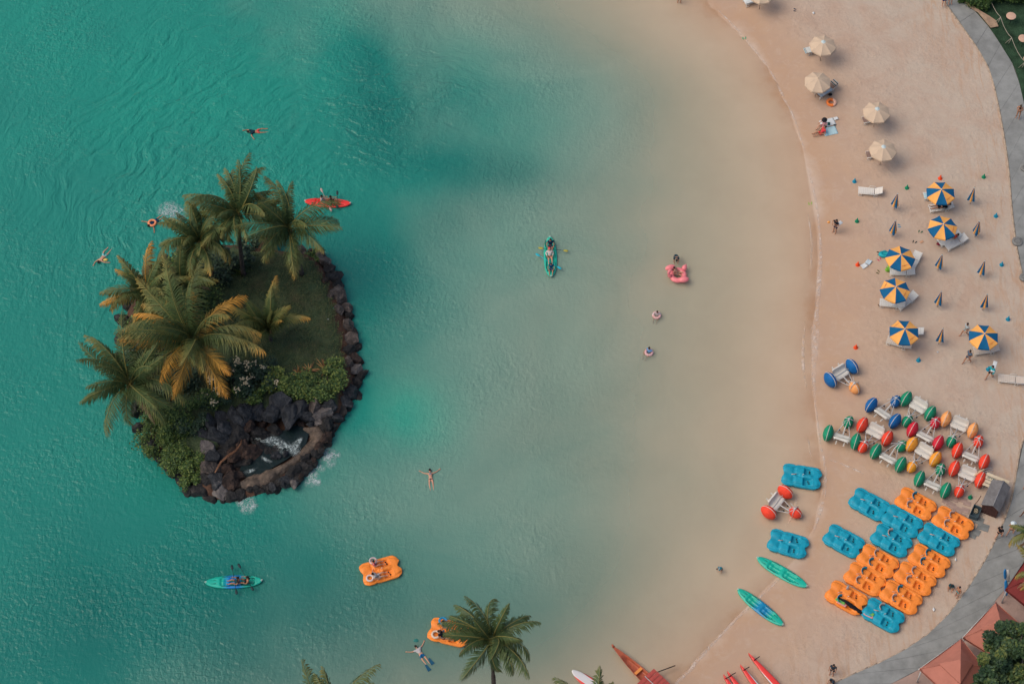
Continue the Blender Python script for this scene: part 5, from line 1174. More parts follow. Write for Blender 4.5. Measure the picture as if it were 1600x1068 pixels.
def person(loc, rz, pose, label, sk='m', top=None, bottom=(.02, .03, .06), hair=m_hair, hat=None, scale=1.0, sleeves=False, long_hair=False, bikini=None, rot=(0, 0)):
    p = POSE[pose]; t = thing('person', label, 'person', loc, rz, scale=scale)
    t.rotation_euler = (rot[0], rot[1], rz)
    rd = [JR[n_.rstrip('RL')] if n_ not in JR else JR[n_] for n_ in JN]
    V, F = skin([p[n_] for n_ in JN], [(JN.index(a), JN.index(b_)) for a, b_ in JE], rd)
    b = MB().add(V, F, True); hd_ = p['head']; nk = p['neck']; up = (hd_-nk).normalized()
    q = Vector((0, 0, 1)).rotation_difference(up).to_matrix().to_4x4(); Mh = Matrix.Translation(hd_) @ q
    b.tube([nk, nk.lerp(hd_, .6)], .052, 8); b.ell((0, 0, .02), (.083, .10, .122), 12, 8, Mh)
    b.ell((0, .10, 0), (.014, .02, .025), 5, 4, Mh)                       # nose
    for sg in (-1, 1): b.ell((sg*.083, 0, .005), (.014, .025, .032), 5, 4, Mh)   # ears
    for s_ in 'RL':
        w_ = p['wrist'+s_]; d = (w_-p['elbow'+s_]).normalized(); sd_ = d.cross(Vector((.3, .2, 1))).normalized(); nn = sd_.cross(d)
        pc = w_+d*.05; b.tube([w_-d*.01, w_+d*.03, w_+d*.085], [.028, .040, .036], 7, flat=.55)
        for k, ln in enumerate((.060, .075, .080, .068)):
            o = w_+d*.08+sd_*(.028*(k-1.5)*.75); b.tube([o, o+d*ln*.55+nn*.004, o+d*ln-nn*.018], [.009, .008, .006], 5)
        o = w_+d*.025+sd_*.032; b.tube([o, o+sd_*.03+d*.025, o+sd_*.035+d*.055], [.011, .010, .008], 5)   # thumb
    b.build('body', SK[sk], t)
    eb = MB()
    for sg in (-1, 1): eb.ell((sg*.03, .088, .03), (.010, .008, .006), 5, 3, Mh)
    eb.tube([Mh @ Vector((-.025, .093, -.045)), Mh @ Vector((.025, .093, -.045))], .005, 4)
    e_ = eb.build('eyes_and_mouth', m_hair, t); e_['kind'] = 'stuff'
    if hair:
        hb = MB(); hb.ell((0, -.018, .045), (.094, .106, .112), 12, 7, Mh)
        if long_hair: hb.tube([Mh @ Vector((0, -.07, .03)), nk+Vector((0, -.09, -.02)), nk+Vector((0, -.10, -.18))], [.08, .075, .03], 8)
        hb.build('hair', hair, t)
    if hat: MB().lathe([(.24, .07), (.22, .085), (.11, .09), (.10, .17), (.05, .20)], 14, Mh).build('sun_hat', cloth(hat), t)
    sp2 = lambda a, b2, f: p[a].lerp(p[b2], f)
    if top:
        vs = [sp2('belly', 'pelvis', .5), p['belly'], p['chest'], sp2('chest', 'neck', .7), p['shR'], sp2('shR', 'elbowR', 1.0 if sleeves else .55), p['shL'], sp2('shL', 'elbowL', 1.0 if sleeves else .55)]
        rr_ = [.150, .142, .155, .080, .086, .068, .086, .068]; es = [(0, 1), (1, 2), (2, 3), (2, 4), (4, 5), (2, 6), (6, 7)]
        if sleeves: vs += [sp2('elbowR', 'wristR', .9), sp2('elbowL', 'wristL', .9)]; rr_ += [.05, .05]; es += [(5, 8), (7, 9)]
        V, F = skin(vs, es, rr_, name='shirt'); MB().add(V, F, True).build('shirt', cloth(top), t)
    if bottom:
        f_ = .12 if bikini else .62
        vs = [p['pelvis']+Vector((0, 0, .0)), sp2('pelvis', 'belly', .35), p['hipR'], sp2('hipR', 'kneeR', f_), p['hipL'], sp2('hipL', 'kneeL', f_)]
        V, F = skin(vs, [(0, 1), (0, 2), (2, 3), (0, 4), (4, 5)], [.146, .140, .112, .095, .112, .095], name='shorts')
        MB().add(V, F, True).build('shorts' if not bikini else 'bikini_bottom', cloth(bottom), t)
    if bikini:
        c = p['chest']; V, F = skin([c+Vector((-.12, 0, .02)), c+Vector((0, .01, .02)), c+Vector((.12, 0, .02))], [(0, 1), (1, 2)], [.11, .137, .11], name='top'); MB().add(V, F, True).build('bikini_top', cloth(bikini), t)
    return t
def face(px, py, dx, dy): return head(px, py, dx, dy)-PI/2
# on the sand
person(G(1304, 363), face(1304, 363, -5, 4), 'akimbo', 'person in black shirt standing alone left of the green cone', 'm', (.008, .012, .02), (.02, .04, .08), sleeves=False)
towel(1311, 350, .30, .62, -.8, 1.05, m_tw3, 'white towel under the arm of the person in black', wav=.05)
small('toy', 'small yellow toy held out by the person in black', 'toy', 1295, 347, lambda b: b.ell((0, 0, 0), (.13, .10, .12), 8, 5, amp=.2), mat('yellow_toy', (.80, .34, .08), .5), z=1.0)
person(G(1507, 524), face(1507, 524, -8, 3), 'walk', 'person in pale grey shirt walking above the rightmost umbrella', 'm', (.36, .42, .43), (.30, .36, .36), sleeves=False)
person(G(1511, 566), face(1511, 566, -8, 5), 'walk', 'person in patterned blue shirt and sandals left of the rightmost umbrella', 'm', (.09, .13, .18), (.07, .09, .12))
person(G(1546, 590), face(1546, 590, -6, 5), 'walk', 'person in turquoise shirt carrying a white towel by the cream lounger', 'm', (.02, .34, .38), (.02, .025, .03), sleeves=True)
towel(1553, 573, .30, 1.0, -.35, 1.50, m_tw3, 'long white towel over the shoulder of the turquoise shirted person', wav=.06)
person(G(1286, 198), 2.3, 'sit', 'person with dark sun hat sitting on the white towel', 'l', (.55, .30, .32), (.5, .25, .27), hat=(.02, .02, .025))
person(G(1283, 209), 1.9, 'sitback', 'person in red sitting on the pale blue towel with legs to the left', 'm', (.55, .05, .06), (.60, .06, .06))
small('book', 'dark book lying on the white towel', 'book', 1295, 194, lambda b: b.box((0, 0, .05), (.22, .30, .04)), mat('dark_green_cover', (.01, .06, .05), .6))
small('bottle', 'dark bottle on the edge of the white towel', 'bottle', 1304, 196, lambda b: b.tube([(-.1, 0, .06), (.1, 0, .06), (.15, 0, .06)], [.05, .05, .02], 7), m_black)
person(G(1486, 917), face(1486, 917, -2, 6), 'kneel', 'child in dark teal shirt kneeling on the sand near the path', 'm', (.01, .06, .08), (.02, .14, .16), scale=.85)
person(G(1495, 931), face(1495, 931, -6, 3), 'stand', 'shirtless boy in turquoise shorts by the path edge', 'm', None, (.05, .30, .32), scale=.88)
person(G(1299, 1053), face(1299, 1053, -2, 6), 'stand', 'person in dark grey shirt near the lower end of the path', 'm', (.03, .045, .06), (.04, .05, .06), scale=.95)
person(G(1301, 1066), face(1301, 1066, -5, 3), 'kneel', 'child in dark clothes crouching at the feet of the grey shirted person', 'm', (.02, .06, .09), (.015, .02, .03), scale=.8)
person(P(1559, 840, gz(*P(1559, 840).xy)+.09), face(1559, 840, 12, -14), 'walk', 'person in black swimwear walking up the path, left of the pair', 'l', (.015, .015, .018), (.012, .012, .015), bikini=None)
person(P(1577, 835, gz(*P(1577, 835).xy)+.09), face(1577, 835, 12, -14), 'walk', 'person with white cap walking on the path, right of the pair', 'l', None, (.02, .02, .03), bikini=(.02, .02, .03), hat=(.60, .68, .70))
person(P(1590, 184, .5), face(1590, 184, -3, 6), 'phone', 'tanned person in black bikini on the upper path', 'm', None, (.02, .02, .02), hair=m_hairb, bikini=(.02, .02, .02), long_hair=True)
person(P(1603, 762, .5), face(1603, 762, 4, -6), 'walk', 'person in blue cut by the right edge beside the shed', 'm', (.02, .08, .22), (.02, .03, .06))
person(P(1602, 806, .5), face(1602, 806, -6, 2), 'walk', 'person reaching an arm into view at the right edge', 'd', (.03, .06, .05), (.02, .03, .04))
person(P(1474, 9, .45), face(1474, 9, 2, 6), 'stand', 'person in navy at the top edge on the path, left one', 'l', (.02, .03, .10), (.01, .03, .16)); person(P(1484, 6, .45), face(1484, 6, 2, 6), 'stand', 'person at the top edge on the path, right one', 'l', (.4, .4, .4), (.25, .25, .25))
# on loungers
mid = L3.location; person((mid.x-.05, mid.y-.02, mid.z+.33), L3.rotation_euler[2]+PI/2, 'lie', 'person in black lying on the lounger under the topmost umbrella', 'm', (.008, .008, .01), (.008, .008, .01), sleeves=True)
q = P(1490, 374, .4); person((q.x, q.y, .62), .9, 'sitback', 'person in red and black on the lounger below the second umbrella', 'm', (.50, .05, .03), (.04, .03, .04), scale=.9)
small('clothes_pile', 'dark red clothes on the lounger end under the second umbrella', 'clothes', 1468, 381, lambda b: b.ell((0, 0, 0), (.26, .17, .08), 9, 5, amp=.5), mat('dark_red_cloth', (.16, .015, .03), .9), z=.45)
small('towel_roll', 'turquoise towel roll on the cream lounger of the fifth umbrella', 'towel', 1394, 536, lambda b: b.ell((0, 0, 0), (.13, .12, .07), 9, 5, amp=.2), mat('turquoise_towel', (.02, .30, .36), .9), z=.42)
# in the water
def wp(px, py, z=0.0): return P(px, py, z)
person(wp(401, 206), face(401, 206, -10, 1), 'swim2', 'swimmer in black shirt and red shorts at the top left', 'm', (.008, .03, .045), (.62, .10, .09))
person(wp(243, 346), face(243, 346, -8, 6), 'swim', 'swimmer in navy inside an orange ring kicking up foam', 'm', (.005, .03, .07), (.005, .05, .12))
ring(238, 349, .27, .10, mat('orange_tube_plain', (.80, .27, .12), .5), 'plain orange ring around the kicking swimmer', 0.0)
foam_patch([(250,338),(258,328),(270,328),(282,338),(286,344)], [.4, .9, .8, .9, .2], 'foam', m_foam, .02, 'white water kicked up behind the ringed swimmer'); foam_patch([(256,340),(266,334),(276,330)], [.3, .5, .2], 'foam', m_foam, .035, 'white water kicked up behind the ringed swimmer')
person(wp(162, 401), face(162, 401, -7, 9), 'swim2', 'shirtless swimmer in pale turquoise shorts with a yellow float', 'l', None, (.20, .46, .46))
small('swim_float', 'yellow float beside the shirtless swimmer', 'float', 165, 406, lambda b: b.ell((0, 0, .03), (.22, .13, .07), 10, 5), mat('yellow_float', (.62, .45, .12), .5), z=0.0)
person(wp(673, 748), face(673, 748, -1, -9), 'swim', 'swimmer in dark bikini with arms spread below the island', 'l', None, (.01, .03, .06), bikini=(.25, .24, .27))
person(wp(658, 1022), face(658, 1022, -8, -11), 'swim', 'snorkeler with grey shirt, blue shorts and fins at the bottom', 'l', (.42, .40, .40), (.005, .10, .24))
for fx_, fy_, ttl in ((673, 1032, 'upper'), (668, 1042, 'lower')):
    p_ = P(fx_, fy_, .02); MB().poly([(-.07, -.25), (.07, -.25), (.14, .3), (-.14, .3)], -.01, .015).build('swim_fin', mat('blue_fin', (.003, .07, .13), .5), None, loc=p_, rot=(0, 0, face(658, 1022, 8, 11)))
    tag(COL.objects[-1] if False else bpy.data.objects['swim_fin' if ttl == 'upper' else 'swim_fin.001'], ttl+' dark blue fin of the snorkeler', 'swim fin')
tag(MB().ell((0, 0, 0), (.22, .16, .05), 9, 5, amp=.3).build('mesh_bag', mat('green_net', (.02, .16, .14), .8), None, loc=P(650, 1000, -.02)), 'dark green blurred bag floating ahead of the snorkeler', 'bag')
person(P(1055, 409, -.35), face(1055, 409, 1, 8), 'bend', 'person in dark top pushing the pink float in shallow water', 'm', (.01, .05, .07), (.02, .03, .05), scale=.95)
# flamingo float
m_fl = mat('pink_vinyl', (.80, .22, .24), .35, .4, .05, 3); fc = P(1059, 431, 0.05)
t = thing('pink_bird_float', 'large pink bird shaped pool float with a rider', 'pool float', (fc.x, fc.y, 0))
b = MB(); b.torus(.50, .22, 30, 10, Matrix.Translation((0, 0, .16)), sq=.85); b.build('ring', m_fl, t)
b = MB(); b.ell((-.42, .66, .48), (.44, .24, .24), 12, 7, Matrix.Rotation(.3, 4, 'Z')); b.build('wing', m_fl, t)
b = MB(); b.ell((.34, -.66, .42), (.44, .25, .24), 12, 7, Matrix.Rotation(.15, 4, 'Z')); b.build('wing', m_fl, t)
b = MB(); b.tube([(.45, .42, .25), (.55, .60, .40), (.68, .82, .48)], [.20, .22, .05], 9); b.build('tail', m_fl, t)
b = MB(); b.tube([(-.55, -.15, .2), (-.72, -.25, .45), (-.78, -.22, .8), (-.66, -.10, 1.0), (-.52, -.02, .96)], [.17, .14, .12, .13, .08], 9); b.build('neck', m_fl, t)
b = MB(); b.tube([(-.52, -.02, .96), (-.42, .02, .88), (-.38, .03, .80)], [.07, .05, .02], 7); b.build('beak', m_black, t)
person((fc.x-.05, fc.y+.15, .12), face(1059, 431, 12, 4), 'sitback', 'person lying in the pink bird float', 'l', None, (.3, .3, .3), bikini=(.35, .3, .32), scale=.92)
person(P(1026, 496, -.30), face(1026, 496, -2, 6), 'sit', 'bather with grey top in the upper pink ring', 'm', (.42, .36, .37), (.3, .25, .25), scale=.9); ring(1026, 493, .27, .10, m_ringp, 'upper pink and white swim ring in the shallows', 0.0)
person(P(1013, 553, -.30), face(1013, 553, -4, 5), 'sit', 'bather with light blue shirt in the lower pink ring', 'm', (.13, .28, .50), (.2, .2, .3), scale=.95); ring(1014, 551, .26, .10, mat('pale_pink_ring', (.60, .36, .36), .5), 'lower pink swim ring in the shallows', 0.0)
person(P(1127, 893, -.08), face(1127, 893, -7, 2), 'bend', 'child in blue green shirt bending in ankle deep water', 'l', (.005, .22, .30), (.01, .08, .09), scale=.62)
person(P(1061, 6, -.1), 0, 'stand', 'bather at the top edge with only legs in view', 'm', (.01, .08, .08), (.01, .08, .08))
# paddlers
def on(px, py, z, f, pose, *a, **k): q_ = P(px, py, z+.25); return person((q_.x, q_.y, z), f, pose, *a, **k)
fr_ = head(512, 315, 60, 3)-PI/2
on(504, 313, .16, fr_, 'sit', 'left paddler in pale grey shirt in the red kayak', 'm', (.42, .42, .40), (.35, .35, .35)); on(518, 314, .16, fr_, 'sit', 'right paddler dressed in black in the red kayak', 'm', (.012, .014, .02), (.012, .014, .02))
fg_ = head(860, 400, -1, 60)-PI/2
on(860, 382, .16, fg_, 'sit', 'top paddler in navy shirt in the green kayak', 'm', (.008, .03, .07), (.01, .05, .10)); on(859, 399, .16, fg_+.1, 'sitback', 'middle rider with red cap and white top in the green kayak', 'l', (.55, .50, .47), None, hat=None, hair=cloth((.72, .07, .10)), sleeves=True); on(861, 418, .16, fg_, 'sit', 'bottom paddler in blue shirt in the green kayak', 'm', (.005, .06, .14), (.01, .10, .2), scale=.85)
fb_ = head(365, 907, -60, 1)-PI/2
on(371, 908, .16, fb_, 'sit', 'left paddler with black top in the green and blue kayak', 'm', (.02, .02, .025), (.02, .10, .12)); on(386, 907, .16, fb_, 'sit', 'right paddler with bare back in the green and blue kayak', 'm', None, (.03, .03, .04), long_hair=True)
fo_ = head(595, 888, 55, -16)-PI/2
on(585, 881, .36, fo_, 'sit', 'upper rider in pink shirt on the floating orange pedal boat', 'l', (.58, .12, .14), (.50, .16, .18), scale=.9); on(589, 899, .36, fo_, 'sitback', 'lower rider in pale shirt on the floating orange pedal boat', 'l', (.46, .45, .44), (.45, .45, .45))
ring(578, 903, .23, .07, mat('white_pink_ring', (.62, .50, .46), .5), 'white swim ring on the rear of the floating orange pedal boat', .48); ring(583, 876, .24, .07, mat('grey_pink_ring', (.48, .40, .40), .5), 'greyish swim ring round the upper rider', .55)
fo2 = head(702, 985, 55, 13)-PI/2
on(694, 976, .36, fo2, 'sit', 'upper rider in turquoise on the second orange pedal boat', 'm', (.02, .22, .26), (.02, .2, .2)); on(692, 992, .36, fo2, 'sitback', 'lower rider with black top on the second orange pedal boat', 'm', (.015, .015, .02), (.03, .03, .04))
ring(681, 991, .26, .08, mat('cream_ring', (.66, .52, .40), .5), 'cream swim ring behind the lower rider of the second orange boat', .50); ring(692, 970, .25, .08, mat('blue_ring', (.01, .22, .42), .5), 'blue swim ring at the upper seat of the second orange boat', .55)
# ================================================================== SHED, ROOFS, GARDEN
# towels and strap on the bottom pedal boats
m_tg = mat('lime_towel', (.16, .42, .10), .9, .1); m_tp = mat('pink_towel', (.66, .28, .26), .9, .1)
for px, py, mm, lab in ((1313,939,m_tg,'lime towel over the seat of the bottom left orange pedal boat'),(1315,943,m_tp,'pink towel over the seat of the bottom left orange pedal boat'),(1358,957,m_tg,'lime towel on the bottom blue pedal boat'),(1357,961,m_tp,'pink towel on the bottom blue pedal boat')):
    towel(px, py, .75, .24, head(1323, 934, 55, 30), .66 if mm is m_tg else .62, mm, lab, wav=.04)
sb = MB(); sb.tube([P(1311,934,.72), P(1320,938,.75), P(1328,944,.72), P(1338,951,.60), P(1346,956,.55), P(1353,959,.55)], [.07,.12,.16,.17,.16,.08], 8, flat=.4)
tag(sb.build('black_sail_bag', m_black, None), 'long black bag lying across the bottom orange and blue pedal boats', 'bag')
small('silver_umbrella', 'small silver folded umbrella standing between two orange pedal boats', 'umbrella', 1324, 920, lambda b: b.lathe([(.02, 0), (.13, .06), (.10, .35), (.02, .62)], 8), mat('silver_cloth', (.36, .36, .36), .4, .6), z=.55)
# shed
sc_ = P(1543, 806, 0); srz = head(1522, 806, 24, 10); g0 = gz(sc_.x, sc_.y)
t = thing('shed', 'small brown shed with a grey pitched roof between trikes and path', 'shed', (sc_.x, sc_.y, g0), srz)
m_shed = mat('brown_boards', (.075, .040, .036), .8, .1, .3, 5); m_roof = mat('grey_roofing', (.17, .165, .165), .85, .1, .25, 2.5, .3, 9); m_roofd = mat('grey_metal_edge', (.24, .24, .25), .5, .4)
Wd, Ln, Hw, Hr = 1.25, 2.15, 1.15, .42
b = MB(); b.poly([(-Wd/2, 0), (Wd/2, 0), (Wd/2, Ln), (-Wd/2, Ln)], 0, Hw); b.build('walls', m_shed, t)
for y in (0.0, Ln):
    b = MB(); b.add([(-Wd/2, y-.02, Hw), (Wd/2, y-.02, Hw), (.12, y-.02, Hw+Hr), (-Wd/2, y+.02, Hw), (Wd/2, y+.02, Hw), (.12, y+.02, Hw+Hr)], [(0, 1, 2), (5, 4, 3), (0, 3, 4, 1), (1, 4, 5, 2), (2, 5, 3, 0)]); b.build('gable', m_shed, t)
for x0, x1 in ((-Wd/2-.10, .12), (Wd/2+.10, .12)):
    z0, z1 = Hw-.06, Hw+Hr; d = Vector((x1-x0, 0, z1-z0)); b = MB()
    vs = [(x0, -.12, z0), (x1, -.12, z1), (x1, Ln+.1, z1), (x0, Ln+.1, z0)]; vs2 = [(a, y, z+.06) for a, y, z in vs]
    b.add(vs+vs2, [(0, 1, 2, 3), (7, 6, 5, 4), (0, 4, 5, 1), (1, 5, 6, 2), (2, 6, 7, 3), (3, 7, 4, 0)]); b.build('roof_panel', m_roof, t)
MB().tube([(.12, -.13, Hw+Hr+.06), (.12, Ln+.11, Hw+Hr+.06)], .03, 6).build('ridge_cap', m_roofd, t)
for i in range(6): MB().box((-Wd/2+.1+i*.21, -.045, Hw/2), (.19, .03, Hw-.02)).build('plank', m_shed, t)
# signboard of cream slats with green writing behind the shed
bp_ = P(1555, 757, 1.0); t = thing('slatted_sign', 'cream slatted signboard with green lettering behind the shed', 'sign', (bp_.x, bp_.y, gz(bp_.x, bp_.y)), head(1540, 748, 30, 12))
m_cs = mat('cream_slat', (.55, .47, .34), .7, .2, .1, 5); m_gl = mat('green_letters', (.02, .16, .13), .7)
SLT = MB().box((0, 0, 0), (1.75, .22, .03)).mesh('slat'); SLT.materials.append(m_cs)
for i in range(4): link('slat', SLT, None, t, loc=(0, -.36+i*.25, .85+i*.10), rot=(.4, 0, 0))
rp = random.Random(9); x = -.7
b = MB()
for i in range(12):
    w_ = rp.uniform(.06, .10); b.tube([(x, .10, 1.09), (x+rp.uniform(0, .03), .21, 1.13)], .017, 4); b.tube([(x, rp.choice([.10, .16, .21]), 1.11), (x+w_, rp.choice([.10, .16, .21]), 1.11)], .015, 4); x += w_+.05
o = b.build('lettering', m_gl, t); o['kind'] = 'stuff'
for x in (-.8, .8): MB().box((x, 0, .45), (.07, .5, .9)).build('post', m_cs, t)
# cart left of the shed
cp = G(1523, 803); t = thing('plastic_crate', 'dark blue grey open crate with folded things beside the shed', 'crate', cp, srz)
m_cr = mat('blue_grey_plastic', (.055, .085, .10), .6, .2)
MB().box((0, 0, .05), (.6, .95, .06)).build('floor', m_cr, t)
for (x, y, sx, sy) in ((-.30, 0, .04, .95), (.30, 0, .04, .95), (0, -.48, .6, .04), (0, .48, .6, .04)): MB().box((x, y, .28), (sx, sy, .46)).build('side', m_cr, t)
small('rope_coil', 'coiled pale rope and green cloth inside the crate', 'rope', 1525, 798, lambda b: (b.torus(.14, .05, 14, 6), b.torus(.10, .05, 14, 6, Matrix.Translation((0, .05, .08)))), mat('rope_pale', (.34, .29, .2), .9), z=.45)
tag(MB().tube([P(1522, 789, .3), P(1528, 782, .9), P(1533, 774, 1.3)], .03, 5).build('broom_handle', mat('dark_wood', (.10, .05, .03), .7), None), 'dark pole leaning between crate and shed', 'pole')
# rolled mat / poles on the trike
tag(MB().tube([P(1523, 743, .9), P(1530, 737, 1.1), P(1538, 733, 1.15)], [.07, .10, .09], 8).build('rolled_mat', mat('straw_mat', (.55, .40, .26), .9), None), 'rolled straw mat lying over the rightmost trike', 'mat')
for k in range(3): tag(MB().tube([P(1536, 733+k*3, 1.05), P(1552, 730+k*4, 1.0)], .018, 5).build('thin_pole', m_metal, None), ('upper', 'middle', 'lower')[k]+' thin grey pole sticking out of the rolled straw mat', 'pole')
# square pavers by the shed
m_pv = mat('grey_paver', (.19, .20, .19), .85, .2, .25, 2, .2, 9); m_pv2 = mat('pinkish_paver', (.36, .26, .22), .85, .2, .2, 2, .2, 9)
pv = []
for i, (px, py, s_, k) in enumerate(((1527,812,.75,0),(1536,823,.70,0),(1515,815,.60,0),(1502,806,.55,1),(1497,796,.55,1),(1486,788,.5,1),(1508,797,.5,1),(1478,783,.45,1),(1511,786,.45,1),(1524,830,.6,0),(1505,781,.45,1),(1519,836,.5,0),(1492,780,.45,1),(1512,828,.5,0))):
    q = G(px, py); o = MB().poly([(-s_*.62, -s_*.42), (s_*.62, -s_*.42), (s_*.60, s_*.42), (-s_*.60, s_*.40)], -.02, .045).build('paver', m_pv2 if k else m_pv, ground, loc=q, rot=(random.uniform(-.02, .02), random.uniform(-.02, .02), srz+random.uniform(-.15, .15)))
# round grey lids on the path
for px, py, r_, lab in ((1590, 376, .44, 'round grey lid on the path beside the sand'), (1601, 432, .40, 'round grey lid at the right edge below the first'), (1602, 262, .35, 'round lid at the right edge of the upper path')):
    q = P(px, py, .55); t = thing('manhole_cover', lab, 'lid', (q.x, q.y, gz(q.x, q.y)+.085)); MB().lathe([(r_, 0), (r_, .10), (r_*.9, .14), (r_*.4, .18), (.01, .185)], 24).build('cover', mat('lid_concrete', (.20, .20, .19), .85, .1, .3, 5), t)
    MB().torus(r_*.55, .02, 22, 5, Matrix.Translation((0, 0, .165))).build('groove_ring', mat('lid_dark', (.12, .12, .11), .9), t)
# rope fence and round tables on the lawn
m_rope = mat('rope', (.36, .32, .25), .9); posts = [(1541, -22), (1541, 2), (1559, 36), (1576, 68), (1597, 106), (1612, 150)]
t = thing('rope_fence', 'low rope fence on thin posts along the upper lawn edge', 'fence', P(*posts[0], .5))
o0 = t.location.copy(); tops = []
for px, py in posts:
    q = P(px, py, .5); tp = q+Vector((.12, 0, .75)); tops.append(tp); MB().tube([q-o0, tp-o0], .035, 6).build('post', m_rope, t); MB().tube([q-o0+Vector((-.3, .0, 0)), tp-o0], .02, 5).build('stay', m_rope, t)
for a, b_ in zip(tops[:-1], tops[1:]): MB().tube([a.lerp(b_, k/6)-o0-Vector((0, 0, .30*4*(k/6)*(1-k/6))) for k in range(7)], .022, 5).build('rope', m_rope, t)
def rtable(px, py, label):
    q = P(px, py, 1.3); t = thing('round_table', label, 'table', (q.x, q.y, .5)); MB().lathe([(.41, .76), (.42, .78), (.42, .81), (.40, .82)], 26).build('table_top', mat('pinkish_wood', (.56, .36, .26), .7, .2, .12, 3), t)
    for k in range(3): a = k*2.1+.4; MB().tube([(.22*math.cos(a), .22*math.sin(a), .76), (.30*math.cos(a), .30*math.sin(a), .05)], .025, 5).build('leg', m_black, t)
rtable(1580, 25, 'upper round wooden table on the dark lawn'); rtable(1599, 60, 'round wooden table cut by the right edge'); rtable(1607, 92, 'round table just past the right edge')
for i, (px, py, lab) in enumerate(((1516,2,'leftmost green hedge bush at the top right'),(1532,8,'hedge bush overhanging the bare earth'),(1552,-2,'hedge bush behind the rope fence'),(1575,2,'hedge bush above the upper round table'),(1595,6,'rightmost hedge bush at the top corner'))):
    shrub(px, py-5, 1.3, .9, 1.3, 2200, m_leaf, lab, .17, (.0, .65), gi=False)
shrub(1532, 13, .6, .5, .8, 700, m_leaf, 'small clump in front of the hedge', .16, (.0, .6), gi=False)
# red canopies
m_rr = mat('terracotta_canvas', (.42, .165, .12), .75, .15, .10, 1.2); m_rd = mat('dark_red_roof', (.19, .030, .028), .7, .2, .15, 2)
def roof(corners, label, z0=2.6, z1=3.8, cup=.46, trim=True, posts_=True):
    """hip canopy over four eave corners (pixels), with a raised smaller hip on top"""
    C_ = [P(a, b, z0) for a, b in corners]; cen = sum(C_, Vector())/4; t = thing('canopy', label, 'canopy', (cen.x, cen.y, gz(cen.x, cen.y)+.06)); base = t.location.copy()
    apex = Vector((cen.x, cen.y, z1)); L_ = [q-base for q in C_]; A_ = apex-base
    for i in range(4):
        a, b_ = L_[i], L_[(i+1) % 4]; m1, m2 = a.lerp(A_, 1-cup), b_.lerp(A_, 1-cup)
        vs, fs = [], []
        for r in range(7):
            f = r/6; p0, p1 = a.lerp(m1, f), b_.lerp(m2, f)
            for k in range(7): q = p0.lerp(p1, k/6); vs.append(q-Vector((0, 0, .14*4*(k/6)*(1-k/6)*(1-f*.5))))
        for r in range(6):
            for k in range(6): fs.append((r*7+k, r*7+k+1, r*7+k+8, r*7+k+7))
        n0 = len(vs); vs += [a-Vector((0, 0, .22)), b_-Vector((0, 0, .22))]; fs.append((0, 6, n0+1, n0)) 
        b = MB().add(vs, fs, True); b.build('roof_panel', m_rr, t)
        u = Vector((0, 0, .20)); e1, e2 = a.lerp(A_, 1-cup*1.12)+u, b_.lerp(A_, 1-cup*1.12)+u
        MB().add([e1, e2, A_+u*1.6, e1-Vector((0, 0, .12)), e2-Vector((0, 0, .12))], [(0, 1, 2), (3, 4, 1, 0)], False).build('top_panel', m_rr, t)
    for q in L_:
        h = q.lerp(Vector((0, 0, q.z)), .06); MB().tube([(h.x, h.y, 0), (h.x, h.y, h.z-.1)], .06, 8).build('post', m_metal, t)
        MB().tube([q+Vector((0, 0, .02)), A_.lerp(q, cup)+Vector((0, 0, .02))], .035, 5).build('hip_seam', m_rr, t)
    if trim:
        a, b_ = L_[0], L_[3]; n_ = (a+b_)/2; MB().tube([a*1.02-Vector((0, 0, .2)), b_*1.02-Vector((0, 0, .2))], .05, 5).build('gutter', m_metal, t)
    return t
roof(((1556,940),(1592,972),(1569,1036),(1505,995)), 'upper red square canopy beside the path', z1=4.1)
roof(((1502,997),(1538,1042),(1500,1104),(1437,1044)), 'lower red square canopy at the bottom edge', z1=4.1)
roof(((1618,850),(1660,900),(1620,960),(1571,920)), 'dark red roof at the right edge', z1=3.4, trim=False)
for o in list(bpy.data.objects):
    if o.parent and o.parent.get('label') == 'dark red roof at the right edge' and o.name.startswith(('roof_panel', 'top_panel', 'hip')): o.data.materials[0] = m_rd
t = thing('surfboard_rack', 'blue edged boards standing upright beside the dark red roof', 'board', P(1574, 932, .5), .1)
for k, (a, b_, r_) in enumerate((((1573,905),(1573,930),.13), ((1573,888),(1573,904),.12))):
    q0, q1 = P(*b_, .6+k*.9)-t.location, P(*a, 1.8+k*.6)-t.location
    MB().tube([q0, q0.lerp(q1, .15), q0.lerp(q1, .5), q0.lerp(q1, .85), q1], [.04, r_, r_*1.1, r_, .05], 9, flat=.45).build('board', mat('bright_blue_board', (.01, .17, .42), .3, .5), t)
MB().tube([P(1577, 890, 1.9)-t.location, P(1576, 908, 1.1)-t.location], [.16, .20], 8, flat=.4).build('board', m_white, t)
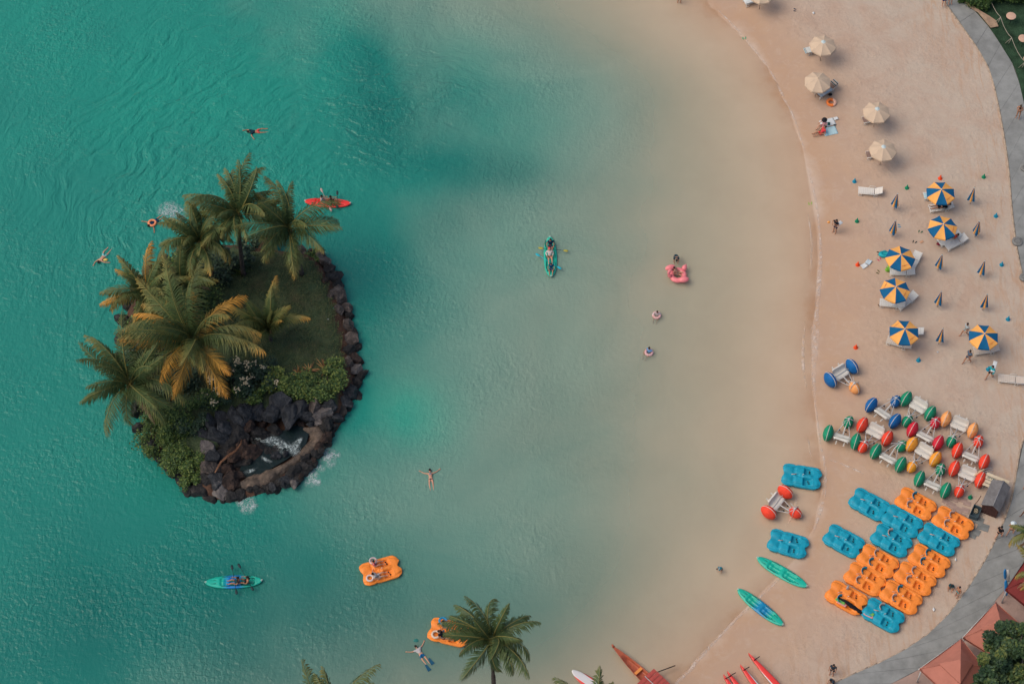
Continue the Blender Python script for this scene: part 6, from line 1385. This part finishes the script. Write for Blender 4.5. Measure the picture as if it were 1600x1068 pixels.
# broad-leaf tree in the bottom right corner and palm tips
def tree(px, py, zc, r, n_, label, m, zb=.5):
    c = P(px, py, zc); t = thing('broadleaf_tree', label, 'tree', (c.x, c.y, zb)); rnd = random.Random(int(px)); b = MB(); cl = []
    for k in range(34):
        v = Vector((rnd.gauss(0, 1), rnd.gauss(0, 1), rnd.gauss(0, .8))).normalized()*r*rnd.uniform(.35, 1.0); cl.append((v+Vector((0, 0, zc-zb)), rnd.uniform(.5, 1.0)*r*.30, rnd.random()*.5))
    for i in range(n_):
        cc_, cr, ct = rnd.choice(cl); v = Vector((rnd.gauss(0, 1), rnd.gauss(0, 1), rnd.gauss(0, 1))).normalized()*cr*rnd.random()**.35; p = cc_+v
        a = rnd.uniform(0, 2*PI); d = Vector((math.cos(a), math.sin(a), rnd.uniform(-.5, .3))).normalized(); q = d.cross(Vector((rnd.uniform(-.4, .4), rnd.uniform(-.4, .4), 1))).normalized(); s_ = .26*rnd.uniform(.6, 1.3)
        b.av = max(.01, min(1, ct+.5*rnd.random())); b.add([p-d*s_*.5, p+q*s_*.3, p+d*s_*.5, p-q*s_*.3], [(0, 1, 2, 3)])
    b.av = 0; b.build('crown', m, t); MB().tube([(0, 0, -.2), (.1, 0, 1.5), (0, .1, zc-zb-r*.3)], [.28, .22, .14], 9).build('trunk', m_trunk, t)
    for cc_, cr, ct in cl[:9]: MB().tube([(0, .1, (zc-zb)*.55), cc_*.6+Vector((0, 0, (zc-zb)*.25)), cc_], [.11, .07, .025], 5).build('limb', m_trunk, t)
tree(1583, 1030, 5.0, 2.4, 9000, 'dark green broadleaf tree in the bottom right corner', leafmat('tree_leaf', [(.012, .030, .016), (.024, .055, .026), (.055, .095, .03), (.16, .18, .045)]))
tree(1545, 1073, 4.6, 1.6, 4000, 'smaller leafy tree at the bottom edge below the red canopies', MATS['tree_leaf'])
tree(1612, 985, 5.2, 1.5, 3500, 'leafy tree cut by the right edge above the corner tree', MATS['tree_leaf'])
palm((1624, 838), 6.5, 2.6, 16, 'palm with frond tips reaching in at the right edge', 21, .55, lean=(.2, .1), base_z=.5, thick=.12)
palm((1628, 900), 5.5, 2.8, 14, 'yellowish palm with a frond tip beside the blue boards', 22, .8, lean=(.2, .1), base_z=.5, thick=.12)
